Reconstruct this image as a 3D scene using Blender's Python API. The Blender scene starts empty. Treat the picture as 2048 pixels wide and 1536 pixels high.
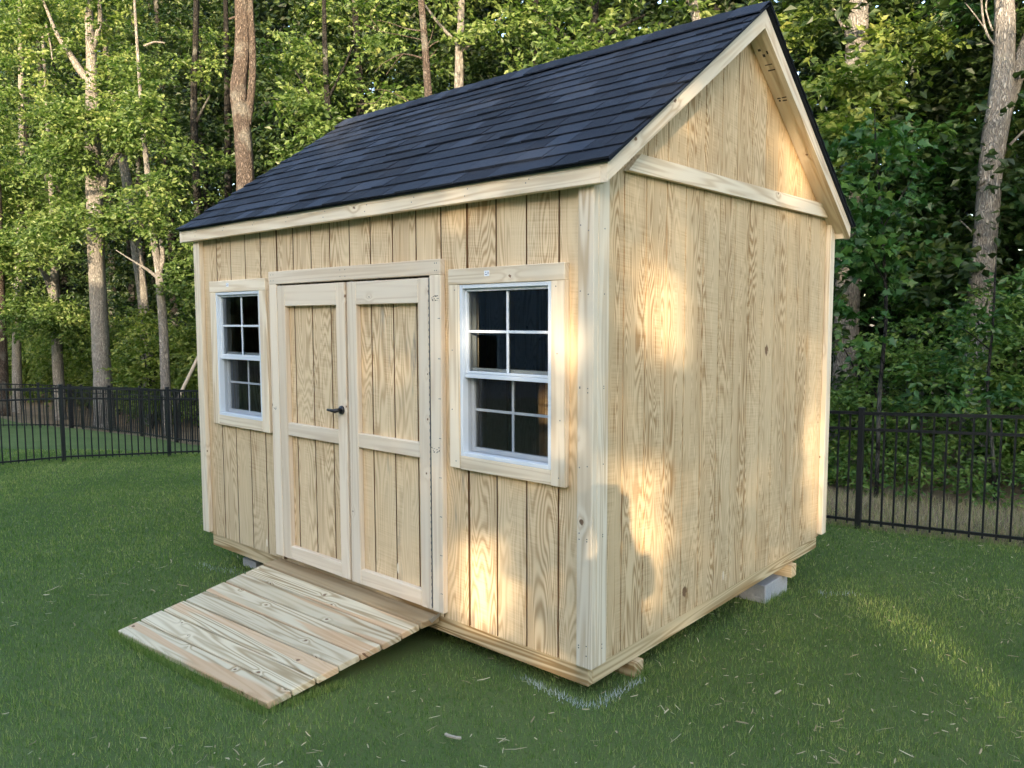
import bpy, bmesh, math, random
import numpy as np
from mathutils import Matrix, Vector

sc = bpy.context.scene
COL = sc.collection
random.seed(7)
RNG = np.random.default_rng(11)

# ---------------------------------------------------------------- camera
FPX = 1542.79                                   # focal length in pixels of the 2048 px wide photograph
CAM = np.array([2.1055, -2.9621, 1.7825])
YAW, PITCH, ROLL = -0.7193, -0.0832, -0.0024
_f = np.array([math.sin(YAW) * math.cos(PITCH), math.cos(YAW) * math.cos(PITCH), math.sin(PITCH)])
_r = np.array([math.cos(YAW), -math.sin(YAW), 0.0])
_u = np.cross(_r, _f)
_r, _u = math.cos(ROLL) * _r + math.sin(ROLL) * _u, -math.sin(ROLL) * _r + math.cos(ROLL) * _u
cam_data = bpy.data.cameras.new('camera')
cam_data.sensor_width = 36.0
cam_data.lens = 36.0 * FPX / 2048.0
cam_data.clip_start, cam_data.clip_end = 0.05, 1500.0
cam = bpy.data.objects.new('camera', cam_data)
COL.objects.link(cam)
cam.matrix_world = Matrix(((_r[0], _u[0], -_f[0], CAM[0]), (_r[1], _u[1], -_f[1], CAM[1]),
                           (_r[2], _u[2], -_f[2], CAM[2]), (0, 0, 0, 1)))
sc.camera = cam

# ---------------------------------------------------------------- sky and sun
SUN_EL = math.radians(12.3)
SUN_H = np.array([0.5545, -0.8322])             # horizontal direction towards the sun
SUN_P = np.array([0.8322, 0.5545])              # horizontal, across the sunlight
SUN = np.array([SUN_H[0] * math.cos(SUN_EL), SUN_H[1] * math.cos(SUN_EL), math.sin(SUN_EL)])
world = bpy.data.worlds.new('World')
sc.world = world
world.use_nodes = True
wt = world.node_tree
sky = wt.nodes.new('ShaderNodeTexSky')
sky.sky_type = 'NISHITA'
sky.sun_disc = False
sky.sun_elevation = SUN_EL
sky.sun_rotation = math.atan2(SUN_H[0], SUN_H[1])
sky.air_density, sky.dust_density, sky.ozone_density = 1.0, 1.8, 1.0
wt.nodes['Background'].inputs['Strength'].default_value = 0.15
wt.links.new(sky.outputs[0], wt.nodes['Background'].inputs['Color'])
sun_data = bpy.data.lights.new('sun', 'SUN')
sun_data.energy = 2.0
sun_data.angle = math.radians(0.55)
sun_data.color = (1.0, 0.80, 0.56)
sun = bpy.data.objects.new('sun', sun_data)
COL.objects.link(sun)
sun.rotation_euler = Vector(SUN).to_track_quat('Z', 'Y').to_euler()
vs = sc.view_settings
vs.view_transform, vs.look, vs.exposure, vs.gamma = 'Standard', 'None', 2.6, 1.0
vs.use_curve_mapping = False
sc.cycles.max_bounces = 4
sc.cycles.diffuse_bounces = 3
sc.cycles.use_adaptive_sampling = True
sc.cycles.adaptive_threshold = 0.02
sc.cycles.transparent_max_bounces = 12
sc.cycles.use_denoising = True

# ---------------------------------------------------------------- helpers
def at(u, v, d):
    """point seen at photo pixel (u, v), d metres deep"""
    return CAM + d * (_f + (u - 1024) / FPX * _r + (768 - v) / FPX * _u)

def tag(o, label=None, cat=None, group=None, kind=None):
    if label: o['label'] = label
    if cat: o['category'] = cat
    if group: o['group'] = group
    if kind: o['kind'] = kind
    return o

def empty(name, loc=(0, 0, 0)):
    o = bpy.data.objects.new(name, None)
    o.empty_display_size = 0.2
    COL.objects.link(o)
    o.location = loc
    return o

def link(name, me, mat=None, parent=None):
    o = bpy.data.objects.new(name, me)
    if mat is not None and len(me.materials) == 0: me.materials.append(mat)
    COL.objects.link(o)
    if parent is not None:
        o.parent = parent
        o.matrix_parent_inverse = parent.matrix_basis.inverted()
    return o

def pyd(name, verts, faces, mat, parent=None, smooth=False):
    me = bpy.data.meshes.new(name)
    me.from_pydata([tuple(map(float, v)) for v in verts], [], faces)
    if smooth: me.shade_smooth()
    return link(name, me, mat, parent)

def fast(name, verts, polys, mat, parent=None, attrs=None, smooth=False):
    """verts (n,3); polys (m,k) all with k corners"""
    me = bpy.data.meshes.new(name)
    n, (m, k) = len(verts), polys.shape
    me.vertices.add(n); me.vertices.foreach_set('co', np.ascontiguousarray(verts, np.float32).ravel())
    me.loops.add(m * k); me.loops.foreach_set('vertex_index', np.ascontiguousarray(polys, np.int32).ravel())
    me.polygons.add(m); me.polygons.foreach_set('loop_start', np.arange(0, m * k, k, dtype=np.int32))
    for an, av in (attrs or {}).items():
        a = me.attributes.new(an, 'FLOAT', 'POINT'); a.data.foreach_set('value', np.ascontiguousarray(av, np.float32))
    me.update(calc_edges=True)
    me.polygons.foreach_set('use_smooth', np.full(m, smooth, dtype=bool))
    me.validate()
    return link(name, me, mat, parent)

def bbm(bm, x0, x1, y0, y1, z0, z1, bev=0.002):
    r = bmesh.ops.create_cube(bm, size=1.0)
    vs_ = r['verts']
    for v in vs_:
        v.co = Vector(((x0 + x1) / 2 + v.co.x * (x1 - x0), (y0 + y1) / 2 + v.co.y * (y1 - y0), (z0 + z1) / 2 + v.co.z * (z1 - z0)))
    if bev > 0:
        bmesh.ops.bevel(bm, geom=list({e for v in vs_ for e in v.link_edges}), offset=bev, segments=1, affect='EDGES', clamp_overlap=True)

def finish(name, bm, mat, parent=None, smooth=False):
    me = bpy.data.meshes.new(name)
    bm.to_mesh(me); bm.free()
    if smooth: me.shade_smooth()
    return link(name, me, mat, parent)

def box(name, x0, x1, y0, y1, z0, z1, mat, parent=None, bev=0.002):
    bm = bmesh.new()
    bbm(bm, x0, x1, y0, y1, z0, z1, bev)
    return finish(name, bm, mat, parent)

def edge_mat(o, axis, mat):
    """cut edges of a board (faces across the given axis) get their own material"""
    o.data.materials.append(mat)
    for p_ in o.data.polygons:
        if abs(p_.normal[axis]) > 0.9: p_.material_index = 1
    return o

def hexa(name, bot, top, mat, parent=None):
    """box from 4 bottom and 4 top corners (same order, counter-clockwise seen from above)"""
    return pyd(name, list(bot) + list(top), [(3, 2, 1, 0), (4, 5, 6, 7), (0, 1, 5, 4), (1, 2, 6, 5), (2, 3, 7, 6), (3, 0, 4, 7)], mat, parent)

def extrude_poly(name, pts, axis, a0, a1, mat, parent=None):
    """polygon pts (2-D) in the plane normal to axis, extruded from a0 to a1"""
    n = len(pts)
    def mk(p, a):
        return {0: (a, p[0], p[1]), 1: (p[0], a, p[1]), 2: (p[0], p[1], a)}[axis]
    v = [mk(p, a0) for p in pts] + [mk(p, a1) for p in pts]
    f = [tuple(range(n)), tuple(range(2 * n - 1, n - 1, -1))] + [(i, i + n, (i + 1) % n + n, (i + 1) % n) for i in range(n)]
    o = pyd(name, v, f, mat, parent)
    bm = bmesh.new(); bm.from_mesh(o.data); bmesh.ops.recalc_face_normals(bm, faces=bm.faces); bm.to_mesh(o.data); bm.free()
    return o

# ---------------------------------------------------------------- materials
class NT:
    def __init__(s, name):
        s.mat = bpy.data.materials.new(name); s.mat.use_nodes = True
        s.t = s.mat.node_tree; s.b = s.t.nodes['Principled BSDF']; s.out = s.t.nodes['Material Output']
    def set(s, sock, v):
        if isinstance(v, bpy.types.NodeSocket): s.t.links.new(v, sock)
        else:
            if hasattr(sock.default_value, '__len__') and len(sock.default_value) == 4 and len(v) == 3: v = (*v, 1)
            sock.default_value = v
    def n(s, typ, ins=None, out=0, **kw):
        nd = s.t.nodes.new(typ)
        for k, v in kw.items(): setattr(nd, k, v)
        for k, v in (ins or {}).items(): s.set(nd.inputs[k], v)
        return nd.outputs[out] if out is not None else nd
    def m(s, op, a, b=0.0, c=0.0, clamp=False):
        return s.n('ShaderNodeMath', {0: a, 1: b, 2: c}, operation=op, use_clamp=clamp)
    def mix(s, f, a, b, blend='MIX'):
        nd = s.n('ShaderNodeMix', None, None, data_type='RGBA', blend_type=blend)
        s.set(nd.inputs[0], f); s.set(nd.inputs[6], a); s.set(nd.inputs[7], b)
        return nd.outputs[2]
    def step(s, x, a, b):
        return s.n('ShaderNodeMapRange', {0: x, 1: a, 2: b, 3: 0.0, 4: 1.0}, interpolation_type='SMOOTHSTEP')
    def noise(s, vec, scale=1.0, detail=2.0, rough=0.5, dist=0.0, out=0):
        return s.n('ShaderNodeTexNoise', {'Vector': vec, 'Scale': scale, 'Detail': detail, 'Roughness': rough, 'Distortion': dist}, out)
    def comb(s, x, y, z): return s.n('ShaderNodeCombineXYZ', {0: x, 1: y, 2: z})
    def objco(s):
        tc = s.n('ShaderNodeTexCoord', None, None).outputs['Object']
        sp = s.n('ShaderNodeSeparateXYZ', {0: tc}, None)
        return tc, sp.outputs[0], sp.outputs[1], sp.outputs[2]
    def p(s, **kw):
        for k, v in kw.items(): s.set(s.b.inputs[k.replace('_', ' ')], v)
    def bump(s, h, strength, dist):
        s.t.links.new(s.n('ShaderNodeBump', {'Height': h, 'Strength': strength, 'Distance': dist}), s.b.inputs['Normal'])

def simple(name, col, rough=0.6, metal=0.0, spec=0.5):
    k = NT(name); k.p(Base_Color=col, Roughness=rough, Metallic=metal); k.b.inputs['Specular IOR Level'].default_value = spec
    return k.mat

def wood(name, axis, light, dark, across=5.0, along=0.6, rings=7.0, contrast=0.6, fiber=0.25, knots=0.0, knot_sp=3.2,
         saw=0.0, stain=0.0, heart=None, by_index=False, tint=0.10, sharp=1.6, slope=0):
    k = NT(name)
    _, x, y, z = k.objco()
    if slope:                                               # grain follows the roof pitch
        c_, s_ = 0.8239, 0.5668 * slope
        y, z = k.m('ADD', k.m('MULTIPLY', y, c_), k.m('MULTIPLY', z, s_)), k.m('SUBTRACT', k.m('MULTIPLY', z, c_), k.m('MULTIPLY', y, s_))
    w, u, v = ((x, y, z), (y, x, z), (z, x, y))[axis]
    info = k.n('ShaderNodeObjectInfo', None, None)
    seed = k.m('MULTIPLY', info.outputs['Object Index'], 7.31) if by_index else k.m('MULTIPLY', info.outputs['Random'], 61.0)
    uv = k.m('ADD', u, v)                                   # one across coordinate that works on faces of either direction
    vec = k.comb(k.m('MULTIPLY_ADD', uv, across, seed), k.m('MULTIPLY_ADD', v, across * 0.4, seed), k.m('MULTIPLY_ADD', w, along, seed))
    n1 = k.noise(vec, 1.0, 1.6, 0.4, 0.25)
    ring = k.m('MULTIPLY', n1, rings)
    kmask = None
    if knots > 0:
        wob = k.m('MULTIPLY_ADD', k.noise(k.comb(uv, v, w), 38.0, 2.0), 0.05, -0.025)
        kv = k.comb(k.m('ADD', k.m('MULTIPLY_ADD', uv, knot_sp, seed), wob), k.m('SUBTRACT', k.m('MULTIPLY_ADD', w, knot_sp * 0.8, seed), wob), 0.0)
        vo = k.n('ShaderNodeTexVoronoi', {'Vector': kv, 'Scale': 1.0}, None, voronoi_dimensions='2D', feature='F1')
        d = vo.outputs['Distance']
        has = k.m('LESS_THAN', k.n('ShaderNodeSeparateColor', {0: vo.outputs['Color']}, 0), knots)
        size = k.m('MULTIPLY_ADD', k.n('ShaderNodeSeparateColor', {0: vo.outputs['Color']}, 1), 0.032, 0.016)
        kmask = k.m('MULTIPLY', has, k.m('SUBTRACT', 1.0, k.step(k.m('DIVIDE', d, size), 0.75, 1.15)))
        halo = k.m('MULTIPLY', has, k.m('POWER', 2.718, k.m('MULTIPLY', k.m('POWER', k.m('DIVIDE', d, 0.11), 2.0), -1.0)))
        ring = k.m('MULTIPLY_ADD', halo, 1.1, ring)
    s = k.m('MULTIPLY_ADD', k.m('SINE', k.m('MULTIPLY', ring, 6.2832)), 0.5, 0.5)
    grain = k.m('POWER', s, sharp)
    fv = k.comb(k.m('MULTIPLY_ADD', uv, 170.0, seed), k.m('MULTIPLY', v, 170.0), k.m('MULTIPLY', w, 5.0))
    fib = k.noise(fv, 1.0, 2.0)
    amp = k.m('MULTIPLY_ADD', k.step(k.noise(vec, 0.7, 1.0), 0.3, 0.7), 0.95, 0.4)
    fac = k.m('MULTIPLY', k.m('MULTIPLY', grain, contrast), amp)
    fac = k.m('ADD', fac, k.m('MULTIPLY', k.m('SUBTRACT', fib, 0.5), fiber), clamp=True)
    sawn = None
    if saw > 0:
        sv = k.comb(k.m('MULTIPLY_ADD', uv, 2.2, seed), seed, k.m('MULTIPLY_ADD', w, 120.0, k.m('MULTIPLY', uv, 9.0)))
        sawn = k.noise(sv, 1.0, 2.0, 0.6)
        patch = k.step(k.noise(vec, 1.3, 2.0), 0.42, 0.62)
        fac = k.m('ADD', fac, k.m('MULTIPLY', k.m('MULTIPLY', k.m('SUBTRACT', sawn, 0.5), saw), patch), clamp=True)
    col = k.mix(fac, light, dark)
    big = k.noise(k.comb(k.m('MULTIPLY_ADD', uv, 2.3, seed), v, k.m('MULTIPLY_ADD', w, 0.7, seed)), 1.0, 3.0)
    col = k.mix(k.m('MULTIPLY', k.step(big, 0.35, 0.75), 0.28), col, k.mix(1.0, col, (0.90, 0.80, 0.66), 'MULTIPLY'))
    if heart:
        hv = k.noise(k.comb(k.m('MULTIPLY_ADD', uv, 11.0, seed), seed, k.m('MULTIPLY_ADD', w, 0.75, seed)), 1.0, 1.5)
        rr = k.step(k.n('ShaderNodeTexWhiteNoise', {'W': seed}, 0, noise_dimensions='1D'), 0.1, 0.4)
        col = k.mix(k.m('MULTIPLY', k.m('MULTIPLY', k.step(hv, 0.50, 0.57), 0.75), rr), col, heart)
    if stain > 0:
        stv = k.noise(k.comb(k.m('MULTIPLY_ADD', uv, 9.0, k.m('MULTIPLY', seed, 1.7)), seed, k.m('MULTIPLY_ADD', w, 1.6, seed)), 1.0, 4.0, 0.6)
        col = k.mix(k.m('MULTIPLY', k.step(stv, 0.60, 0.74), stain), col, (0.17, 0.16, 0.15))
    if kmask is not None:
        col = k.mix(k.m('MULTIPLY', kmask, 0.9), col, (0.16, 0.075, 0.035))
    br = k.m('MULTIPLY_ADD', k.n('ShaderNodeTexWhiteNoise', {'W': k.m('ADD', seed, 3.3)}, 0, noise_dimensions='1D'), tint * 2, 1.0 - tint)
    col = k.mix(1.0, col, k.n('ShaderNodeCombineColor', {0: br, 1: br, 2: br}), 'MULTIPLY')
    k.p(Base_Color=col, Roughness=0.62)
    k.b.inputs['Specular IOR Level'].default_value = 0.25
    h = k.m('ADD', k.m('MULTIPLY', fib, 0.5), k.m('MULTIPLY', grain, 0.4))
    if sawn is not None: h = k.m('ADD', h, k.m('MULTIPLY', sawn, 0.8))
    k.bump(h, 0.35, 0.002)
    return k.mat

PLY_L, PLY_D = (0.735, 0.575, 0.365), (0.41, 0.26, 0.13)
ply = wood('rough_sawn_plywood', 2, PLY_L, PLY_D, 7.5, 0.95, 24.0, 0.66, 0.36, 0.03, 1.6, 1.0, 0.0, None, True, 0.06, 1.4)
ply_stained = wood('blue_stained_plywood', 2, PLY_L, PLY_D, 7.5, 0.95, 24.0, 0.66, 0.36, 0.03, 1.6, 1.0, 0.8, None, True, 0.06, 1.4)
ply_gable = wood('gable_plywood', 2, (0.735, 0.565, 0.35), (0.40, 0.25, 0.12), 8.5, 0.95, 26.0, 0.88, 0.36, 0.03, 1.6, 1.1, 0.0, None, True, 0.05, 1.4)
ply_orange = wood('honey_plywood', 2, (0.70, 0.50, 0.28), (0.42, 0.25, 0.11), 7.5, 0.85, 23.0, 0.7, 0.34, 0.03, 1.6, 1.2, 0.0, None, True, 0.06, 1.4)
LUM_L, LUM_D = (0.82, 0.715, 0.555), (0.56, 0.42, 0.265)
lum = [wood('pale_pine_lumber_' + 'xyz'[a], a, LUM_L, LUM_D, 13.0, 0.7, 6.5, 0.62, 0.25, 0.5, 3.0) for a in range(3)]
lum_rake = [wood('pale_pine_rake_' + n_, 1, LUM_L, LUM_D, 13.0, 0.7, 6.5, 0.62, 0.25, 0.5, 3.0, slope=q_) for n_, q_ in (('front', 1), ('back', -1))]
SPR_L, SPR_D = (0.80, 0.685, 0.535), (0.62, 0.48, 0.34)
spr = [wood('spruce_lumber_' + 'xyz'[a], a, SPR_L, SPR_D, 16.0, 0.6, 5.0, 0.48, 0.25, 0.6, 4.2) for a in range(3)]
TRT_L, TRT_D = (0.66, 0.52, 0.32), (0.34, 0.22, 0.10)
trt = [wood('treated_lumber_' + 'xyz'[a], a, TRT_L, TRT_D, 11.0, 0.5, 9.0, 1.1, 0.2, 0.3, 2.6, sharp=1.1) for a in range(3)]
rampw = wood('treated_decking', 0, (0.68, 0.585, 0.41), (0.36, 0.26, 0.14), 11.0, 0.5, 9.0, 0.8, 0.18, 0.75, 4.2, heart=(0.60, 0.37, 0.20), tint=0.10)
thresh = wood('brown_decking', 0, (0.42, 0.31, 0.18), (0.27, 0.18, 0.09), 10.0, 0.45, 4.0, 0.7, 0.2, 0.5, 3.0)
ceil_w = wood('interior_pine', 2, (0.50, 0.33, 0.17), (0.28, 0.16, 0.07), 8.0, 0.6, 5.0, 0.6, 0.2, 0.5, 3.0)

groove_l = wood('groove_sunlit', 2, (0.40, 0.26, 0.14), (0.22, 0.13, 0.06), 4.2, 0.42, 6.0, 0.6, 0.3, by_index=True)  # lighter copy for the gable, sunlit groove tone put into the colour
groove_m = wood('groove_core', 2, (0.20, 0.115, 0.055), (0.10, 0.055, 0.025), 4.2, 0.42, 6.0, 0.6, 0.3, by_index=True)

def shingle_mat():
    k = NT('asphalt_shingle')
    tc, x, y, z = k.objco()
    info = k.n('ShaderNodeObjectInfo', None, None)
    g = k.noise(tc, 420.0, 2.0, 0.7)
    big = k.noise(tc, 9.0, 2.0)
    t = k.m('POWER', info.outputs['Random'], 2.0)
    col = k.mix(t, (0.014, 0.018, 0.029), (0.042, 0.053, 0.078))
    col = k.mix(k.m('MULTIPLY', k.step(g, 0.55, 0.75), 0.5), col, (0.11, 0.115, 0.125))
    col = k.mix(k.m('MULTIPLY', big, 0.15), col, (0.026, 0.028, 0.034))
    k.p(Base_Color=col, Roughness=0.85); k.b.inputs['Specular IOR Level'].default_value = 0.2
    k.bump(g, 0.8, 0.004)
    return k.mat
shingle_m = shingle_mat()
vinyl = simple('white_vinyl', (0.66, 0.71, 0.76), 0.35)
black_metal = simple('black_lever_metal', (0.012, 0.012, 0.014), 0.3)
zinc = simple('zinc_plate', (0.55, 0.55, 0.55), 0.4, 0.9)
hinge_m = simple('hinge_steel', (0.20, 0.20, 0.20), 0.5, 0.8)
ink = simple('lumber_ink', (0.06, 0.045, 0.04), 0.8)
paper = simple('tag_paper', (0.85, 0.87, 0.90), 0.5)
print_m = simple('tag_print', (0.10, 0.12, 0.20), 0.6)

def fence_mat():
    k = NT('black_powder_coat')
    tc, *_ = k.objco()
    k.p(Base_Color=k.mix(k.noise(tc, 30.0), (0.008, 0.009, 0.011), (0.016, 0.017, 0.02)), Roughness=0.38)
    return k.mat
fence_m = fence_mat()

def glass_mat():
    k = NT('window_glass')
    k.t.nodes.remove(k.b)
    fr = k.n('ShaderNodeFresnel', {'IOR': 1.52})
    tr = k.n('ShaderNodeBsdfTransparent', {'Color': (0.80, 0.84, 0.84)})
    gl = k.n('ShaderNodeBsdfGlossy', {'Color': (0.9, 0.95, 1.0), 'Roughness': 0.01})
    k.t.links.new(k.n('ShaderNodeMixShader', {0: k.m('MULTIPLY', fr, 1.6, clamp=True), 1: tr, 2: gl}), k.out.inputs['Surface'])
    return k.mat
glass_m = glass_mat()

def screen_mat():
    k = NT('insect_mesh')
    k.t.nodes.remove(k.b)
    tr = k.n('ShaderNodeBsdfTransparent', {'Color': (1, 1, 1)})
    df = k.n('ShaderNodeBsdfDiffuse', {'Color': (0.03, 0.03, 0.03)})
    k.t.links.new(k.n('ShaderNodeMixShader', {0: 0.30, 1: tr, 2: df}), k.out.inputs['Surface'])
    return k.mat
screen_m = screen_mat()

def concrete_mat():
    k = NT('concrete_block')
    tc, *_ = k.objco()
    n = k.noise(tc, 60.0, 4.0, 0.7)
    k.p(Base_Color=k.mix(n, (0.30, 0.30, 0.31), (0.52, 0.52, 0.52)), Roughness=0.9); k.bump(n, 0.9, 0.008)
    return k.mat
concrete_m = concrete_mat()

def bark(name, c0, c1, c2, stretch, scale, depth):
    k = NT(name)
    tc, x, y, z = k.objco()
    seed = k.m('MULTIPLY', k.n('ShaderNodeObjectInfo', None, None).outputs['Random'], 40.0)
    v = k.comb(k.m('ADD', x, seed), y, k.m('MULTIPLY', z, stretch))
    vo = k.n('ShaderNodeTexVoronoi', {'Vector': k.n('ShaderNodeVectorMath', {0: v, 1: k.n('ShaderNodeVectorMath', {0: k.noise(v, scale * 0.5, 2.0, 0.5, 0, 1), 'Scale': 0.12}, 0, operation='SCALE')}, 0, operation='ADD'), 'Scale': scale}, 0, feature='DISTANCE_TO_EDGE')
    n = k.noise(v, scale * 2.0, 4.0, 0.65)
    crack = k.m('MULTIPLY', k.step(vo, 0.0, 0.22), k.step(k.noise(v, scale * 0.7, 3.0, 0.6), 0.25, 0.6))
    col = k.mix(k.step(n, 0.3, 0.7), c1, c2)
    col = k.mix(crack, k.mix(0.2, c0, col), col)
    lich = k.step(k.noise(k.comb(x, y, z), 2.2, 3.0), 0.52, 0.7)
    col = k.mix(k.m('MULTIPLY', lich, 0.35), col, (0.33, 0.33, 0.28))
    k.p(Base_Color=col, Roughness=0.9); k.b.inputs['Specular IOR Level'].default_value = 0.1
    k.bump(k.m('ADD', crack, k.m('MULTIPLY', n, 0.6)), 1.0, depth * 1.6)
    return k.mat
bark_oak = bark('oak_bark', (0.14, 0.125, 0.11), (0.30, 0.275, 0.24), (0.50, 0.465, 0.41), 0.16, 34.0, 0.02)
bark_pine = bark('pine_bark', (0.05, 0.038, 0.03), (0.125, 0.095, 0.075), (0.235, 0.185, 0.15), 0.30, 26.0, 0.03)
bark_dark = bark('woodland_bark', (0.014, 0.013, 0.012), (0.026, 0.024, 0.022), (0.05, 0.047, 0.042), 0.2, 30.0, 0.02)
dead_wood = simple('bleached_dead_wood', (0.40, 0.34, 0.26), 0.85)

def leaf_mat(name, c0, c1, c2, trans=0.35, rough=0.45, spec=0.35):
    k = NT(name)
    t = k.n('ShaderNodeAttribute', None, 2, attribute_name='tint')
    cr = k.n('ShaderNodeValToRGB', {0: t}, None)
    e = cr.color_ramp.elements
    e[0].position, e[0].color = 0.0, (*c0, 1); e[1].position, e[1].color = 1.0, (*c2, 1)
    m_ = e.new(0.55); m_.color = (*c1, 1)
    col = cr.outputs[0]
    k.p(Base_Color=col, Roughness=rough); k.b.inputs['Specular IOR Level'].default_value = spec
    tl = k.n('ShaderNodeBsdfTranslucent', {'Color': k.mix(1.0, col, (1.15, 1.6, 0.5), 'MULTIPLY')})
    k.t.links.new(k.n('ShaderNodeMixShader', {0: trans, 1: k.b.outputs[0], 2: tl}), k.out.inputs['Surface'])
    return k.mat
leaf_oak = leaf_mat('oak_leaves', (0.030, 0.060, 0.015), (0.115, 0.170, 0.042), (0.27, 0.30, 0.105))
leaf_under = leaf_mat('understory_leaves', (0.045, 0.080, 0.016), (0.130, 0.180, 0.036), (0.28, 0.295, 0.080))
leaf_maple = leaf_mat('maple_leaves', (0.020, 0.060, 0.016), (0.040, 0.105, 0.024), (0.10, 0.17, 0.030), 0.3, 0.4, 0.4)
leaf_shade_toned = leaf_mat('shade_toned_leaves', (0.008, 0.018, 0.007), (0.014, 0.028, 0.009), (0.030, 0.046, 0.013), 0.2)  # shade of the deep wood put into the leaf colour
leaf_half_shade = leaf_mat('half_shade_leaves', (0.012, 0.028, 0.009), (0.028, 0.052, 0.013), (0.095, 0.125, 0.032), 0.25)  # darker leaf tones, shade behind the front row painted in
grass_m = leaf_mat('turf_blades', (0.075, 0.138, 0.034), (0.170, 0.250, 0.066), (0.38, 0.39, 0.15), 0.25, 0.5, 0.3)
dry_m = leaf_mat('dry_blades', (0.27, 0.21, 0.12), (0.43, 0.35, 0.22), (0.62, 0.54, 0.37), 0.2, 0.7, 0.2)
paint_m = simple('marking_paint_white', (0.55, 0.60, 0.60), 0.7)
leaf_brush = leaf_mat('brush_leaves', (0.045, 0.100, 0.024), (0.110, 0.190, 0.042), (0.24, 0.30, 0.08), 0.3, 0.45, 0.3)

# ---------------------------------------------------------------- ground
_gp = np.array([(0, 0, -.06), (.03, .45, -.09), (-.05, 2.6, -.25), (-3.3, .15, -.155), (-2.65, -1.14, -.105), (-1.03, -1.11, -.035),
                (-.28, 5, -.306), (1.1, 4.95, -.235), (-11, 1.4, -.43), (-11, 3.05, -.57), (-11, .6, -.39), (-14, 5.05, -.93),
                (-18.5, 5.05, -1.08), (-21, 4.8, -1.17), (2.1, -2.96, .08), (4, -4, .12), (4, 2, -.12), (4, 5, -.2), (-6, -3, -.2),
                (-11, -3, -.32), (-21, 0, -.85), (-6, 5, -.55), (-6, 1, -.3)])
_mn, _mx = np.array([-26., -6.]), np.array([6., 7.])
def _basis(x, y):
    x = np.clip(x, _mn[0], _mx[0]) / 10; y = np.clip(y, _mn[1], _mx[1]) / 5
    return np.stack([np.ones_like(x), x, y, x * y, x * x, y * y, x * x * y, x * y * y], -1)
_A = _basis(_gp[:, 0], _gp[:, 1])
_w = np.ones(len(_gp)); _w[:8] = 4
_co = np.linalg.solve((_A * _w[:, None]).T @ _A + np.eye(8) * 0.02, (_A * _w[:, None]).T @ _gp[:, 2])
_res = _gp[:, 2] - _A @ _co
def gz(x, y):
    x = np.asarray(x, float); y = np.asarray(y, float)
    z = _basis(x, y) @ _co
    d2 = (x[..., None] - _gp[:, 0]) ** 2 + (y[..., None] - _gp[:, 1]) ** 2
    k = np.exp(-d2 / (2 * 0.9 ** 2))
    z = z + (k * _res).sum(-1) / np.maximum(1.0, k.sum(-1))
    return z + 0.012 * np.sin(x * 1.7 + 1.3 * np.sin(y * 0.9)) * np.sin(y * 1.3 + 0.5)

def ground_mat(name, cs, scale, fine):
    k = NT(name)
    tc, *_ = k.objco()
    a = k.noise(tc, scale, 4.0, 0.6); b = k.noise(tc, fine, 3.0, 0.7)
    col = k.mix(k.step(a, 0.3, 0.7), cs[0], cs[1])
    col = k.mix(k.m('MULTIPLY', k.step(b, 0.4, 0.7), 0.7), col, cs[2])
    k.p(Base_Color=col, Roughness=0.95); k.b.inputs['Specular IOR Level'].default_value = 0.1
    k.bump(b, 0.8, 0.02)
    return k.mat
lawn_m = ground_mat('lawn_turf', ((0.098, 0.155, 0.048), (0.135, 0.190, 0.062), (0.115, 0.118, 0.055)), 0.8, 90.0)
floor_m = ground_mat('leaf_litter', ((0.20, 0.15, 0.095), (0.29, 0.22, 0.145), (0.11, 0.075, 0.05)), 1.2, 55.0)

def terrain(name, xs, ys, mat):
    X, Y = np.meshgrid(xs, ys, indexing='xy')
    Z = gz(X, Y)
    V = np.stack([X, Y, Z], -1).reshape(-1, 3)
    nx, ny = len(xs), len(ys)
    i = (np.arange(ny - 1)[:, None] * nx + np.arange(nx - 1)[None]).ravel()
    return tag(fast(name, V, np.stack([i, i + 1, i + 1 + nx, i + nx], -1), mat, smooth=True), kind='structure')
_far = [-500, -200, -90, -50, -36]
xs = np.array(_far + list(np.arange(-30, 8.01, 0.25)) + [10, 14, 20, 36, 80, 200, 500])
terrain('lawn', xs, np.array([-500, -200, -90, -50, -36, -24, -16, -12, -9] + list(np.arange(-7.5, 5.01, 0.25)) + [5.05]), lawn_m)
terrain('woodland_floor', xs, np.array([5.05, 5.3, 5.6, 6, 6.5, 7, 8, 9, 11, 14, 20, 30, 60, 120, 250, 500]), floor_m)

# ================================================================ the shed
L, W, S = 3.658, 3.048, 0.015
P3 = S + 0.038                                   # face of the 2x4 trim
shed = tag(empty('shed', (-L / 2, W / 2, 0)), 'new unpainted pine garden shed with dark shingle roof, double doors and two windows', 'shed')
RT = lambda y: 2.475 + 0.688 * (min(y, W - y) + 0.09)      # top line of the rake boards
SL = math.sqrt(1 + 0.688 ** 2)

# floor frame, skids
RIMH = 0.14
box('rim_board', -L, -0.002, 0, 0.038, 0, RIMH, trt[0], shed, 0.003)
box('rim_board', -0.038, 0, 0.0385, W, 0.0, RIMH, trt[1], shed, 0.003)
box('rim_board', -L, -0.0385, W - 0.038, W - 0.001, 0, RIMH, trt[0], shed, 0.003)
box('rim_board', -L, -L + 0.038, 0.0385, W - 0.0385, 0, RIMH, trt[1], shed, 0.003)
box('floor_deck', -L + 0.04, -0.04, 0.04, W - 0.04, RIMH - 0.02, RIMH + 0.006, ceil_w, shed, 0)
for y, xe in ((0.37, 0.03), (1.48, -0.3), (2.48, 0.03)):
    box('skid', -L - 0.03, xe, y, y + 0.09, -0.092, -0.002, trt[0], shed, 0.004)

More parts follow.
